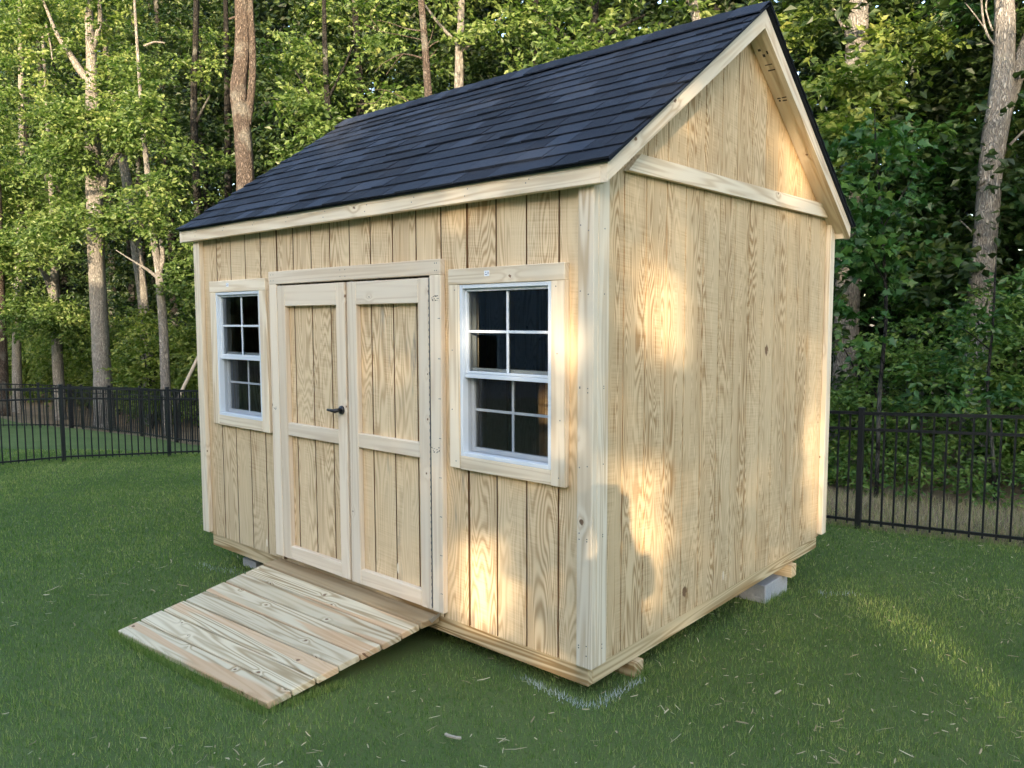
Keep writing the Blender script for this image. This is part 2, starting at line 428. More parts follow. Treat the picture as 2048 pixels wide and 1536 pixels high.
# openings of the front wall
WIN = [(-0.816, -0.195, 1.052, 1.967), (-3.399, -2.789, 1.070, 1.990)]
DOOR = (-2.60, -1.02, 0.0, 2.035)
OPEN = [DOOR] + [(a + .02, b - .02, c + .02, d - .02) for a, b, c, d in WIN]
SB, ST = 0.100, 2.50                             # bottom and top of the siding

def columns(x0, x1, z0, z1, opens):
    """split a vertical strip into rectangles clear of the openings"""
    cuts = sorted({x0, x1} | {v for o in opens for v in o[:2] if x0 < v < x1})
    out = []
    for a, b in zip(cuts, cuts[1:]):
        segs = [(z0, z1)]
        for o in opens:
            if o[0] < (a + b) / 2 < o[1]:
                segs = [s for q in segs for s in ((q[0], min(q[1], o[2])), (max(q[0], o[3]), q[1])) if s[1] - s[0] > 0.004]
        out += [(a, b, c, d) for c, d in segs]
    return out

GR = 0.0100                                      # groove width
# front wall
bm = bmesh.new()
for a, b, c, d in columns(-L + 0.001, -0.001, RIMH + 0.001, 2.38, OPEN): bbm(bm, a, b, 0.004, 0.009, c, d, 0)
for a, b, c, d in columns(-L + 0.001, -0.001, SB + 0.002, ST, OPEN): bbm(bm, a, b, -S + 0.0105, 0.0035 if c > RIMH else -0.001, c, d, 0)
front = finish('front_wall', bm, groove_m, shed); front.pass_index = 3
gro = sorted([-0.1746 - 0.2032 * i for i in range(17)])
edges = [-L] + gro + [0.0]
for i, (a, b) in enumerate(zip(edges, edges[1:])):
    a2 = a + (GR / 2 if i else 0); b2 = b - (GR / 2 if i < len(edges) - 2 else -S)
    for q in columns(a2, b2, SB, ST, OPEN):
        if q[1] - q[0] < 0.02: continue
        o = box('siding_board', q[0], q[1], -S, -S + 0.010, q[2], q[3], ply_stained if i in (13, 14) else ply, front, 0)
        edge_mat(o, 0, groove_m)
        o.pass_index = 5 + i // 6 + (3 if i in (13, 14) else 0)

# gable walls (the near one is seen), back wall
def gable(x_in, x_out, name, pidx, seen):
    sgn = 1 if x_out > x_in else -1
    pts = [(0.0, SB), (W, SB), (W, RT(W) - 0.05), (W / 2, RT(W / 2) - 0.05), (0.0, RT(0) - 0.05)]
    if seen:
        wl = extrude_poly(name, [(p_[0], max(p_[1], SB + .002)) for p_ in pts], 0, x_in + 0.0012 * sgn, x_in + 0.006 * sgn, groove_l, shed)
        wl.pass_index = pidx
        gy = [0.2557 + 0.2032 * i for i in range(14)]
        ed = [-S + 0.0005] + gy + [W]
        for i, (a, b) in enumerate(zip(ed, ed[1:])):
            a2 = a + (GR / 2 if i else 0); b2 = b - (GR / 2 if i < len(ed) - 2 else 0)
            lo = extrude_poly('siding_board', [(a2, SB), (b2, SB), (b2, min(2.56, RT(b2) - 0.05)), (a2, min(2.56, RT(a2) - 0.05))], 0, x_in + 0.0065 * sgn, x_out, ply_gable, wl)
            lo.pass_index = pidx + (0 if i < 6 else 1 if i < 12 else 2)
            tops = [(b2, RT(b2) - 0.055), (a2, RT(a2) - 0.055)]
            if a2 < W / 2 < b2: tops = [(b2, RT(b2) - 0.055), (W / 2, RT(W / 2) - 0.055), (a2, RT(a2) - 0.055)]
            if min(t[1] for t in tops) < 2.57: continue
            up = extrude_poly('siding_board', [(a2, 2.563), (b2, 2.563)] + tops, 0, x_in + 0.0065 * sgn, x_out + 0.004 * sgn, ply_gable if i < 9 else ply_orange, wl)
            up.pass_index = pidx + (4 if i < 9 else 5)
    else:
        wl = extrude_poly(name, pts, 0, x_in, x_out, ply, shed); wl.pass_index = pidx
gable(0.0, S, 'gable_wall', 21, True)
gable(-L, -L - S, 'far_gable_wall', 31, False)
o = box('back_wall', -L, 0, W, W + S, SB, ST, ply, shed, 0); o.pass_index = 35

# pale oval repair plugs in the plywood
def plug(cx, cz, axis, h):
    pts = [(cx + 0.011 * math.sin(t), cz + h * math.cos(t)) for t in np.linspace(0, 2 * math.pi, 12, endpoint=False)]
    extrude_poly('wood_plug', pts, axis, *((-S - 0.0006, -S + 0.002) if axis == 1 else (S - 0.002, S + 0.0006)), lum[2], shed)
plug(-2.84, 0.175, 1, 0.030); plug(-1.385, 0.30, 1, 0.034); plug(1.405, 0.20, 0, 0.030)

# corner boards, gable band
for x0, x1, y0, y1, zt in ((P3 - 0.089, P3, -P3, -S - 0.0005, 2.40), (S + 0.0005, P3, -S, 0.089 - S, 2.445), (-L - P3, -L - P3 + 0.089, -P3, -S - 0.0005, 2.40),
                       (-L - P3, -L - S - 0.0005, -S, 0.089 - S, 2.445), (S + 0.0005, P3, W + P3 - 0.089, W + P3, 2.53), (P3 - .127, S, W + S + .0005, W + P3, 2.40),
                       (-L - P3, -L - S - 0.0005, W + P3 - 0.089, W + P3, 2.53)):
    box('corner_board', x0, x1, y0, y1, 0.118, zt, lum[2], shed, 0.003)
extrude_poly('gable_band', [(0.235, 2.494), (W + 0.02, 2.530), (W + 0.02, 2.622), (0.345, 2.586)], 0, S + 0.005, S + 0.036, lum[1], shed)

# fascia, rake boards, soffits
XE = 0.15                                        # outer face of the rake
box('fascia_board', -L - XE, XE - 0.0385, -0.09, -0.052, 2.385, 2.474, lum[0], shed, 0.003)
box('fascia_board', -L - XE, XE - 0.0385, W + 0.052, W + 0.09, 2.385, 2.474, lum[0], shed, 0.003)
RV = 0.089 * SL
for nm, x0, x1 in (('rake_board', XE - 0.038, XE), ('rake_board', -L - XE, -L - XE + 0.038)):
    if x0 < -1: x0, x1 = x0 - 0.0385, x1 - 0.0385
    for s_ in (0, 1):
        my = (lambda y: y) if s_ == 0 else (lambda y: W - y)
        pts = [(my(-0.09), RT(-0.09)), (my(W / 2 - 0.0003), RT(W / 2)), (my(W / 2 - 0.0003), RT(W / 2) - RV), (my(-0.09), 2.386)]
        extrude_poly(nm, pts, 0, x0, x1, lum_rake[s_], shed)
for x0, x1 in ((S + 0.006, XE - 0.0385), (-L - XE, -L - S - 0.002)):
    for s_ in (0, 1):
        my = (lambda y: y) if s_ == 0 else (lambda y: W - y)
        up, th = 0.030, 0.020
        pts = [(my(-0.05), RT(-0.05) - RV + up + th), (my(W / 2 - 0.0005), RT(W / 2) - RV + up + th), (my(W / 2 - 0.0005), RT(W / 2) - RV + up), (my(-0.05), RT(-0.05) - RV + up)]
        extrude_poly('soffit_board', pts, 0, x0, x1, lum_rake[s_], shed)

# roof: deck, shingles one by one on the seen slope, ridge caps
XR0, XR1 = -L - XE - 0.03, XE + 0.028
def slope_pt(x, s, h):
    """point on the front slope: s metres up the slope from the fascia line, h above the rake line"""
    c, n = 1 / SL, 0.688 / SL
    return (x, -0.09 + s * c - h * n, 2.475 + s * n + h * c)
SLEN = (W / 2 + 0.09) * SL
dk = [slope_pt(XR0 + .01, -0.012, 0.001), slope_pt(XR1 - .01, -0.012, 0.001), slope_pt(XR1 - .01, SLEN + .012, 0.001), slope_pt(XR0 + .01, SLEN + .012, 0.001)]
dt = [slope_pt(XR0 + .01, -0.012, 0.013), slope_pt(XR1 - .01, -0.012, 0.013), slope_pt(XR1 - .01, SLEN - .002, 0.013), slope_pt(XR0 + .01, SLEN - .002, 0.013)]
dk[2] = (dk[2][0], W / 2 - .0005, dk[2][2]); dk[3] = (dk[3][0], W / 2 - .0005, dk[3][2])
dt[2] = (dt[2][0], W / 2 - .0005, dt[2][2]); dt[3] = (dt[3][0], W / 2 - .0005, dt[3][2])
deck = hexa('roof_deck', dk, dt, shingle_m, shed)
EXPO = 0.1415
nc = int(SLEN / EXPO) + 1
rr = random.Random(5)
for c in range(nc):
    s0 = -0.024 + c * EXPO
    s1 = min(s0 + EXPO + 0.05, SLEN + 0.004)
    x = XR0 - rr.uniform(0, .2)
    while x < XR1:
        wd = rr.choice((0.12, 0.15, 0.18, 0.2, 0.24, 0.28, 0.32)) * rr.uniform(0.9, 1.1)
        a, b = max(x, XR0), min(x + wd - 0.005, XR1)
        x += wd
        if b - a < 0.03: continue
        th = 0.0055 + rr.choice((0, 0, 0.0045)) + rr.uniform(0, 0.0012)
        j0, j1 = rr.uniform(-.003, .003), rr.uniform(-.003, .003)
        lo, hi = 0.0135 + 0.006, 0.0135
        l2 = rr.uniform(0, .002)
        b_ = [slope_pt(a, s0 + j0, lo + l2), slope_pt(b, s0 + j1, lo + l2), slope_pt(b, s1, hi), slope_pt(a, s1, hi)]
        t_ = [slope_pt(a, s0 + j0, lo + th + l2), slope_pt(b, s0 + j1, lo + th + l2), slope_pt(b, s1, hi + 0.002), slope_pt(a, s1, hi + 0.002)]
        hexa('shingle', b_, t_, shingle_m, deck)
# starter edge under the first course and the back slope (not seen, one sheet of courses)
v, f = [], []
for c in range(nc):
    s0 = -0.024 + c * EXPO; s1 = min(s0 + EXPO + 0.02, SLEN)
    i = len(v)
    for (s_, h0) in ((s0, 0.0195), (s1, 0.0135)):
        for x in (XR0, XR1):
            for h in (h0, h0 + (0.007 if s_ == s0 else 0.002)):
                q = slope_pt(x, s_, h); v.append((q[0], W - q[1], q[2]))
    f += [(i, i + 1, i + 3, i + 2), (i + 4, i + 6, i + 7, i + 5), (i, i + 4, i + 5, i + 1), (i + 2, i + 3, i + 7, i + 6), (i + 1, i + 5, i + 7, i + 3), (i, i + 2, i + 6, i + 4)]
i = len(v)
for q in dk + dt: v.append((q[0], W - q[1] + (0.001 if q[1] > 1 else 0), q[2]))
f += [(i, i + 1, i + 2, i + 3), (i + 7, i + 6, i + 5, i + 4), (i + 4, i + 5, i + 1, i), (i + 5, i + 6, i + 2, i + 1), (i + 6, i + 7, i + 3, i + 2), (i + 7, i + 4, i, i + 3)]
pyd('back_slope_roofing', v, f, shingle_m, shed)
zr = 2.475 + (W / 2 + 0.09) * 0.688 + 0.030
x = XR1
kcap = 0
while x > XR0 + 0.02:
    x1, x0 = x, max(x - EXPO - 0.06, XR0)
    wd, dr = 0.145 + rr.uniform(-.004, .004), 0.145 * 0.688
    t0, t1 = 0.010 + rr.uniform(0, .003), 0.0
    vv = []
    for xx, t in ((x1, t0 * 0.4), (x0, t0)):
        for yy, zz in ((W / 2 - wd, zr - dr), (W / 2 - 0.012, zr - 0.005), (W / 2 + 0.012, zr - 0.005), (W / 2 + wd, zr - dr)):
            vv += [(xx, yy, zz + t), (xx, yy, zz + t + 0.006)]
    ff = []
    for q in range(3):
        a0, a1, b0, b1 = 2 * q, 2 * q + 2, 8 + 2 * q, 8 + 2 * q + 2
        ff += [(a0 + 1, a1 + 1, b1 + 1, b0 + 1), (a0, b0, b1, a1), (a0, a1, a1 + 1, a0 + 1), (b0, b0 + 1, b1 + 1, b1)]
    ff += [(0, 1, 9, 8), (6, 14, 15, 7)]
    pyd('ridge_cap', vv, ff, shingle_m, deck)
    x -= EXPO

# door frame
box('door_header', -2.662, -0.957, -P3, -S - 0.0005, 2.026, 2.112, spr[0], shed, 0.003)
box('door_jamb', -2.660, -2.568, -P3, -S - 0.0005, 0.138, 2.0255, spr[2], shed, 0.003)
box('door_jamb', -1.045, -0.957, -P3, -S - 0.0005, 0.136, 2.0255, spr[2], shed, 0.003)
def door(x0, x1, handle, zb):
    d = extrude_poly('door', [(x0 + .004, zb + .004), (x1 - .004, zb + .004), (x1 - .004, 2.008), (x0 + .004, 2.008)], 1, -S + 0.0105, -S + 0.015, groove_m, shed)
    d.pass_index = 44 if handle else 46
    yf, yb = -P3 + 0.001, -S - 0.0005
    st = 0.089
    box('stile', x0, x0 + st, yf, yb, zb, 2.014, spr[2], d, 0.003)
    box('stile', x1 - st, x1, yf, yb, zb, 2.014, spr[2], d, 0.003)
    for z0, z1 in ((1.876, 2.0135), (1.002, 1.088), (zb + .001, 0.232)):
        box('rail', x0 + st + .0005, x1 - st - .0005, yf + 0.001, yb, z0, z1, spr[0], d, 0.003)
    g = [q for q in gro if x0 + 0.02 < q < x1 - 0.02]
    ed = [x0] + g + [x1]
    for i, (a, b) in enumerate(zip(ed, ed[1:])):
        a2 = a + (GR / 2 if i else 0); b2 = b - (GR / 2 if i < len(ed) - 2 else 0)
        o = box('panel_board', a2, b2, -S, -S + 0.010, zb + .003, 2.01, ply if handle else ply_stained, d, 0)
        edge_mat(o, 0, groove_m)
        o.pass_index = d.pass_index + i // 3
    if handle:
        bm = bmesh.new()
        bmesh.ops.create_cone(bm, cap_ends=True, segments=20, radius1=0.027, radius2=0.024, depth=0.012, matrix=Matrix.Translation((x1 - 0.045, -P3 - 0.006, 1.222)) @ Matrix.Rotation(math.pi / 2, 4, 'X'))
        bmesh.ops.create_cone(bm, cap_ends=True, segments=14, radius1=0.014, radius2=0.012, depth=0.05, matrix=Matrix.Translation((x1 - 0.045, -P3 - 0.034, 1.222)) @ Matrix.Rotation(math.pi / 2, 4, 'X'))
        r = bmesh.ops.create_cone(bm, cap_ends=True, segments=10, radius1=0.012, radius2=0.008, depth=0.085, matrix=Matrix.Translation((x1 - 0.080, -P3 - 0.054, 1.220)) @ Matrix.Rotation(-math.pi / 2 + .04, 4, 'Y'))
        finish('door_handle', bm, black_metal, d, True)
    return d
door(-2.560, -1.812, True, 0.139)
door(-1.790, -1.052, False, 0.137)
bm = bmesh.new()
bbm(bm, -1.0505, -1.0465, -P3 - 0.001, -P3 + 0.02, 0.15, 2.01, 0)
for i in range(46): bbm(bm, -1.0515, -1.0455, -P3 - 0.004, -P3 - 0.0005, 0.16 + i * 0.04, 0.175 + i * 0.04, 0.001)
finish('hinge', bm, hinge_m, shed)
# dark interior edge behind the leaf gap
box('door_stop', -1.815, -1.787, -0.001, 0.018, 0.145, 2.03, spr[2], shed, 0)

# windows
def window(x0, x1, z0, z1):
    fr = bmesh.new()
    t = 0.021
    yo, yi = -P3 + 0.004, 0.06
    for q in ((x0, x0 + t, z0, z1), (x1 - t, x1, z0, z1)): bbm(fr, q[0], q[1], yo, yi, q[2], q[3], 0.002)
    for q in ((x0 + t, x1 - t, z0, z0 + t), (x0 + t, x1 - t, z1 - t, z1)): bbm(fr, q[0], q[1], yo + .001, yi, q[2], q[3], 0.002)
    w = finish('window', fr, vinyl, shed)
    zm = z0 + (z1 - z0) * 0.505
    def sash(name, a, b, c, d, y0, y1, bw, glass_y, mun):
        bm = bmesh.new()
        for q in ((a, a + bw, c, d), (b - bw, b, c, d), (a + bw, b - bw, c, c + bw), (a + bw, b - bw, d - bw, d)): bbm(bm, *q[:2], y0, y1, *q[2:], 0.002)
        s = finish(name, bm, vinyl, w)
        xm, zmm = (a + b) / 2, (c + d) / 2
        m2 = mun / 2
        box('muntin', xm - m2, xm + m2, glass_y - 0.004, glass_y + 0.008, c + bw + .0005, d - bw - .0005, vinyl, w, 0.001)
        box('muntin', a + bw + .0005, b - bw - .0005, glass_y - 0.0035, glass_y + 0.0075, zmm - m2, zmm + m2, vinyl, w, 0.001)
        for p0, p1 in ((a + bw, xm - m2), (xm + m2, b - bw)):
            for q0, q1 in ((c + bw, zmm - m2), (zmm + m2, d - bw)):
                pyd('pane', [(p0, glass_y, q0), (p1, glass_y, q0), (p1, glass_y, q1), (p0, glass_y, q1)], [(0, 1, 2, 3)], glass_m, w)
    a, b = x0 + t + .001, x1 - t - .001
    sash('upper_sash', a, b, zm - 0.018, z1 - t - .001, -0.030, 0.004, 0.014, -0.012, 0.014)
    sash('lower_sash', a, b, z0 + t + .001, zm + 0.012, 0.012, 0.046, 0.022, 0.028, 0.014)
    box('screen_bar', a, b, -0.032, 0.005, zm - 0.040, zm - 0.019, vinyl, w, 0.002)
    pyd('insect_screen', [(a, -0.010, z0 + t), (b, -0.010, z0 + t), (b, -0.010, zm - 0.04), (a, -0.010, zm - 0.04)], [(0, 1, 2, 3)], screen_m, w)
    # trim: head, legs, sill
    T = 0.083
    yb = -S - 0.0005
    hx0, hx1 = x0 - T + .002, x1 + T
    box('window_trim', hx0, hx1, -P3 - 0.001, yb, z1 + .0005, z1 + 0.084, lum[0], shed, 0.003)
    box('window_trim', x0 - T + 0.004, x0 - .0005, -P3, yb, z0 - 0.070, z1, lum[2], shed, 0.003)
    box('window_trim', x1 + .0005, x1 + 0.088, -P3, yb, z0 - 0.076, z1, lum[2], shed, 0.003)
    box('window_trim', x0 + .0005, x1 - .0005, -P3 + 0.001, yb, z0 - 0.074, z0 - .0005, lum[0], shed, 0.003)
    # framing seen through the glass
    for q in ((x0 - 0.036, x0 - .002), (x1 + .002, x1 + 0.036)): box('window_stud', q[0], q[1], 0.0125, 0.10, RIMH + .01, 2.36, lum[2], shed, 0)
    # stapled lumber tag
    cx = x0 + (x1 - x0) * (0.33 if x0 > -2 else 0.31)
    tg = box('lumber_tag', cx - 0.017, cx + 0.017, -P3 - 0.0025, -P3 - 0.0012, z1 + 0.038, z1 + 0.066, paper, shed, 0)
    bm = bmesh.new()
    for q in ((-.009, -.001, .056, .060), (-.011, .004, .044, .048), (.008, .013, .048, .060)): bbm(bm, cx + q[0], cx + q[1], -P3 - 0.0032, -P3 - 0.0027, z1 + q[2], z1 + q[3], 0)
    finish('tag_print', bm, print_m, tg)
for q in WIN: window(*q)
# studs and shelf boards inside the back
for i in range(9): box('wall_stud', -L + 0.1 + i * 0.40, -L + 0.138 + i * 0.40, W - 0.09, W - 0.001, RIMH + .01, 2.4, ceil_w, shed, 0)
for y in (0.45, 0.86, 1.27, 1.68, 2.09, 2.5): box('wall_stud', -L + 0.001, -L + 0.09, y, y + 0.038, RIMH + .01, 2.4, ceil_w, shed, 0)

# ink stamps on the lumber
def ink_marks(name, rects, parent, axis, const):
    bm = bmesh.new()
    for a, b, c, d in rects:
        if axis == 1: bbm(bm, a, b, const - 0.0006, const, c, d, 0)
    return finish(name, bm, ink, parent)
rk = random.Random(3)
def smudge(x0, x1, z0, z1, n):
    return [(a, a + rk.uniform(.003, .010), c, c + rk.uniform(.002, .006)) for a, c in ((rk.uniform(x0, x1 - .01), rk.uniform(z0, z1)) for _ in range(n))]
ink_marks('ink_stamp', smudge(-1.042, -0.965, 1.885, 1.912, 15), shed, 1, -P3 - 0.0004)
ink_marks('ink_stamp', smudge(-1.042, -0.965, 1.045, 1.075, 12), shed, 1, -P3 - 0.0004)
ink_marks('ink_stamp', smudge(-2.64, -2.585, 1.165, 1.185, 8), shed, 1, -P3 - 0.0004)
def soffit_stamp(y0, items):
    v, f = [], []
    for dy, x0, x1, h in items:
        for yy in (y0 + dy, y0 + dy + h):
            z = RT(yy) - RV + 0.030 - 0.0008
            v += [(x0, yy, z), (x1, yy, z)]
        i = len(v) - 4
        f.append((i, i + 1, i + 3, i + 2))
    pyd('ink_stamp', v, f, ink, shed)
soffit_stamp(1.66, [(0, .045, .062, .014), (.035, .06, .075, .018), (.02, .088, .098, .02), (.10, .05, .095, .006), (.135, .055, .10, .008)])
soffit_stamp(1.98, [(0, .04, .062, .008), (.014, .045, .058, .012), (.0, .07, .10, .007), (.02, .068, .096, .008)])
# nail heads
def nails(spots, mat=ink):
    bm = bmesh.new()
    for x, y, z, ax in spots:
        r = 0.0035
        M = Matrix.Translation((x, y, z)) @ (Matrix.Rotation(math.pi / 2, 4, 'X') if ax == 1 else Matrix.Rotation(math.pi / 2, 4, 'Y'))
        bmesh.ops.create_cone(bm, cap_ends=True, segments=7, radius1=r, radius2=r, depth=0.0016, matrix=M)
    finish('nail_heads', bm, hinge_m, shed)
sp = []
for z in (0.2, 0.22, 0.75, 0.76, 1.1, 1.46, 1.47, 1.9, 2.2):
    for dx in (0.015, 0.06): sp.append((P3 - 0.089 + dx, -P3, z + rk.uniform(-.02, .02), 1))
    sp.append((P3, -S + 0.05, z, 0))
for x in np.arange(-3.6, 0, 0.41): sp += [(x, -0.09, 2.41 + rk.uniform(0, .03), 1), (x + .02, -0.09, 2.45, 1)]
for x in (-2.63, -2.60, -1.85, -1.80, -1.0, -0.985): sp += [(x, -P3, 2.05, 1), (x, -P3, 2.09, 1)]
for x in (-0.975, -0.965): sp += [(x, -P3, z, 1) for z in np.arange(0.25, 2.0, 0.22)]
for xx in (-0.86, -0.15): sp += [(xx + rk.uniform(-.02, .02), -P3, z, 1) for z in (1.02, 1.3, 1.62, 1.94)]
nails(sp)

# ---------------------------------------------------------------- ramp
ramp = tag(empty('ramp', (-1.85, -0.65, -0.05)), 'short plank ramp sloping from the shed doors down onto the lawn', 'ramp')
TL_, TR_, BL_, BR_ = (np.array(q) for q in ((-2.648, -0.165, 0.092), (-1.03, -0.165, 0.092), (-2.655, -1.145, -0.078), (-1.035, -1.118, 0.004)))
def rp(a, b): return (TL_ * (1 - a) + TR_ * a) * (1 - b) + (BL_ * (1 - a) + BR_ * a) * b
rk = random.Random(9)
for i in range(7):
    b0, b1 = i / 7 + 0.0050, (i + 1) / 7 - 0.0050
    a0, a1 = rk.uniform(-.004, .004), 1 + rk.uniform(-.006, .003)
    top = [rp(a0, b1), rp(a1, b1), rp(a1, b0), rp(a0, b0)]
    nrm = np.cross(top[1] - top[0], top[3] - top[0]); nrm /= np.linalg.norm(nrm)
    th = 0.036
    bm = bmesh.new()
    vs_ = [bm.verts.new(q - nrm * th) for q in top] + [bm.verts.new(q) for q in top]
    for q in [(3, 2, 1, 0), (4, 5, 6, 7), (0, 1, 5, 4), (1, 2, 6, 5), (2, 3, 7, 6), (3, 0, 4, 7)]: bm.faces.new([vs_[j] for j in q])
    bmesh.ops.bevel(bm, geom=list(bm.edges), offset=0.004, segments=1, affect='EDGES')
    finish('plank', bm, rampw, ramp)
box('threshold_plank', -2.655, -1.028, -0.158, -0.017, 0.062, 0.100, thresh, ramp, 0.004)
for a in (0.10, 0.5, 0.90):
    p0, p1, p2 = rp(a, 0.02), rp(a, 0.55), rp(a, 0.80)
    x = p0[0]
    pyd('stringer', [(x + dx, q[1], q[2] - dz) for dx in (-.019, .019) for q, dz in ((p0, .039), (p2, .039), (p2, .055), (p1, .10), (p0, .125))],
        [(0, 1, 2, 3, 4), (9, 8, 7, 6, 5), (0, 5, 6, 1), (1, 6, 7, 2), (2, 7, 8, 3), (3, 8, 9, 4), (4, 9, 5, 0)], trt[1], ramp)
pyd('bracket', [(-1.026, -0.10, 0.098), (-1.0255, -0.02, 0.118), (-1.0255, -0.02, 0.098), (-1.026, -0.08, 0.076), (-1.024, -0.10, 0.098), (-1.0235, -0.02, 0.118), (-1.0235, -0.02, 0.098), (-1.024, -0.08, 0.076)],
    [(0, 1, 2, 3), (7, 6, 5, 4), (0, 4, 5, 1), (1, 5, 6, 2), (2, 6, 7, 3), (3, 7, 4, 0)], zinc, ramp)

# ---------------------------------------------------------------- concrete blocks under the skids
def block(x0, x1, y0, y1, z1, label):
    zb = float(gz((x0 + x1) / 2, (y0 + y1) / 2)) - 0.03
    bm = bmesh.new()
    bbm(bm, x0, x1, y0, y1, zb, z1, 0.005)
    o = finish('concrete_block', bm, concrete_m)
    tag(o, label, 'concrete block', 'concrete blocks under the shed')
block(-0.24, -0.045, 2.20, 2.60, -0.0935, 'pale concrete block under the rear skid below the gable wall')
block(-0.45, -0.255, 2.19, 2.59, -0.0935, 'shaded concrete block behind the one at the rear gable corner')
block(-3.45, -3.25, 0.13, 0.50, -0.0935, 'small concrete block under the front skid left of the ramp')
block(-1.95, -1.55, 0.32, 0.52, -0.0935, 'concrete block in shade under the shed behind the ramp')

# ---------------------------------------------------------------- fences
def fence(name, p0, p1, post_sp, first, label, group='black metal fences round the lawns', pick=0.1049):
    """straight run from p0 to p1 (x, y); posts every post_sp starting at offset first"""
    p0, p1 = np.array(p0, float), np.array(p1, float)
    ln = np.linalg.norm(p1 - p0); d = (p1 - p0) / ln
    ang = math.atan2(d[1], d[0])
    root = tag(empty(name, (*p0, float(gz(*p0)))), label, 'fence', group)
    def g(s): q = p0 + d * s; return float(gz(q[0], q[1]))
    bm = bmesh.new(); bbm(bm, -.026, .026, -.026, .026, -0.05, 1.205, 0.003); bbm(bm, -.031, .031, -.031, .031, 1.206, 1.222, 0.004)
    pm = bpy.data.meshes.new('post'); bm.to_mesh(pm); bm.free(); pm.materials.append(fence_m)
    bm = bmesh.new(); bbm(bm, -.008, .008, -.008, .008, 0.045, 1.155, 0)
    km = bpy.data.meshes.new('picket'); bm.to_mesh(km); bm.free(); km.materials.append(fence_m)
    ps = [first + i * post_sp for i in range(int((ln - first) / post_sp) + 1)]
    if ps[0] > 0.3: ps = [0.0] + ps
    if ln - ps[-1] > 0.3: ps.append(ln)
    def put(nm, me, s, z):
        o = link(nm, me); q = p0 + d * s
        o.location = (q[0], q[1], z); o.rotation_euler = (0, 0, ang); o.parent = root; o.matrix_parent_inverse = root.matrix_basis.inverted()
    for s in ps: put('post', pm, s, g(s))
    nrm = np.array([-d[1], d[0]])
    for a, b in zip(ps, ps[1:]):
        za, zb = g(a), g(b)
        for h, hh in ((1.165, .03), (1.005, .026), (0.085, .026)):
            v = []
            for s, z in ((a + .02, za), (b - .02, zb)):
                q = p0 + d * s
                for w_ in (-.0125, .0125):
                    for t_ in (-hh / 2, hh / 2): v.append((q[0] + nrm[0] * w_, q[1] + nrm[1] * w_, z + h + t_))
            pyd('rail', v, [(0, 1, 3, 2), (4, 6, 7, 5), (0, 4, 5, 1), (2, 3, 7, 6), (1, 5, 7, 3), (0, 2, 6, 4)], fence_m, root)
        n = max(1, int(round((b - a) / pick)))
        for i in range(1, n):
            t = i / n
            put('picket', km, a + (b - a) * t, za + (zb - za) * t)
fence('metal_fence', (6.2, 5.02), (-21.2, 5.02), 1.83, 6.2 + 0.285 - 1.83 * 3, 'long black metal fence running behind the shed along the trees')
fence('metal_fence', (-11.05, -5.9), (-11.05, 4.97), 1.66, 0.66 + 0.0, 'black metal fence crossing the lawn left of the shed')
fence('metal_fence', (-21.2, -3.5), (-21.2, 4.97), 1.83, 0.4, 'farthest black metal fence at the far left edge of the lawns')

# ================================================================ trees
def tube(pts, rad, sides=10, seed=0, rough=0.06):
    pts = np.array(pts, float); rad = np.array(rad, float)
    # resample with a Catmull-Rom curve
    P_ = np.vstack([2 * pts[0] - pts[1], pts, 2 * pts[-1] - pts[-2]])
    out, ro = [], []
    for i in range(len(pts) - 1):
        n = max(2, min(7, int(np.linalg.norm(pts[i + 1] - pts[i]) / max(0.12, rad[i] * 1.6))))
        for t in np.linspace(0, 1, n, endpoint=False):
            a, b, c, d = P_[i], P_[i + 1], P_[i + 2], P_[i + 3]
            out.append(0.5 * (2 * b + (c - a) * t + (2 * a - 5 * b + 4 * c - d) * t * t + (3 * b - a - 3 * c + d) * t ** 3)); ro.append(rad[i] * (1 - t) + rad[i + 1] * t)
    out.append(pts[-1]); ro.append(rad[-1])
    out, ro = np.array(out), np.array(ro)
    tan = np.gradient(out, axis=0); tan /= np.linalg.norm(tan, axis=1)[:, None]
    ref = np.array([0.3, 1.0, 0.1])
    s1 = np.cross(tan, ref); s1 /= np.linalg.norm(s1, axis=1)[:, None]
    s2 = np.cross(tan, s1)
    ang = np.linspace(0, 2 * math.pi, sides, endpoint=False)
    rg = np.random.default_rng(seed)
    lobes = 1 + rough * np.sin(ang * 3 + rg.uniform(0, 6)) + rough * 0.7 * np.sin(ang * 5 + rg.uniform(0, 6))
    r = ro[:, None] * (lobes[None] + rg.normal(0, rough * 0.35, (len(out), sides)))
    V = out[:, None] + r[..., None] * (np.cos(ang)[None, :, None] * s1[:, None] + np.sin(ang)[None, :, None] * s2[:, None])
    m = len(out)
    i = np.arange(m - 1)[:, None] * sides; j = np.arange(sides)[None]; j2 = (j + 1) % sides
    F = np.stack([i + j, i + j2, i + sides + j2, i + sides + j], -1).reshape(-1, 4)
    return V.reshape(-1, 3), F

def join(parts):
    V, F, k = [], [], 0
    for v, f in parts: V.append(v); F.append(f + k); k += len(v)
    return np.vstack(V), np.vstack(F)

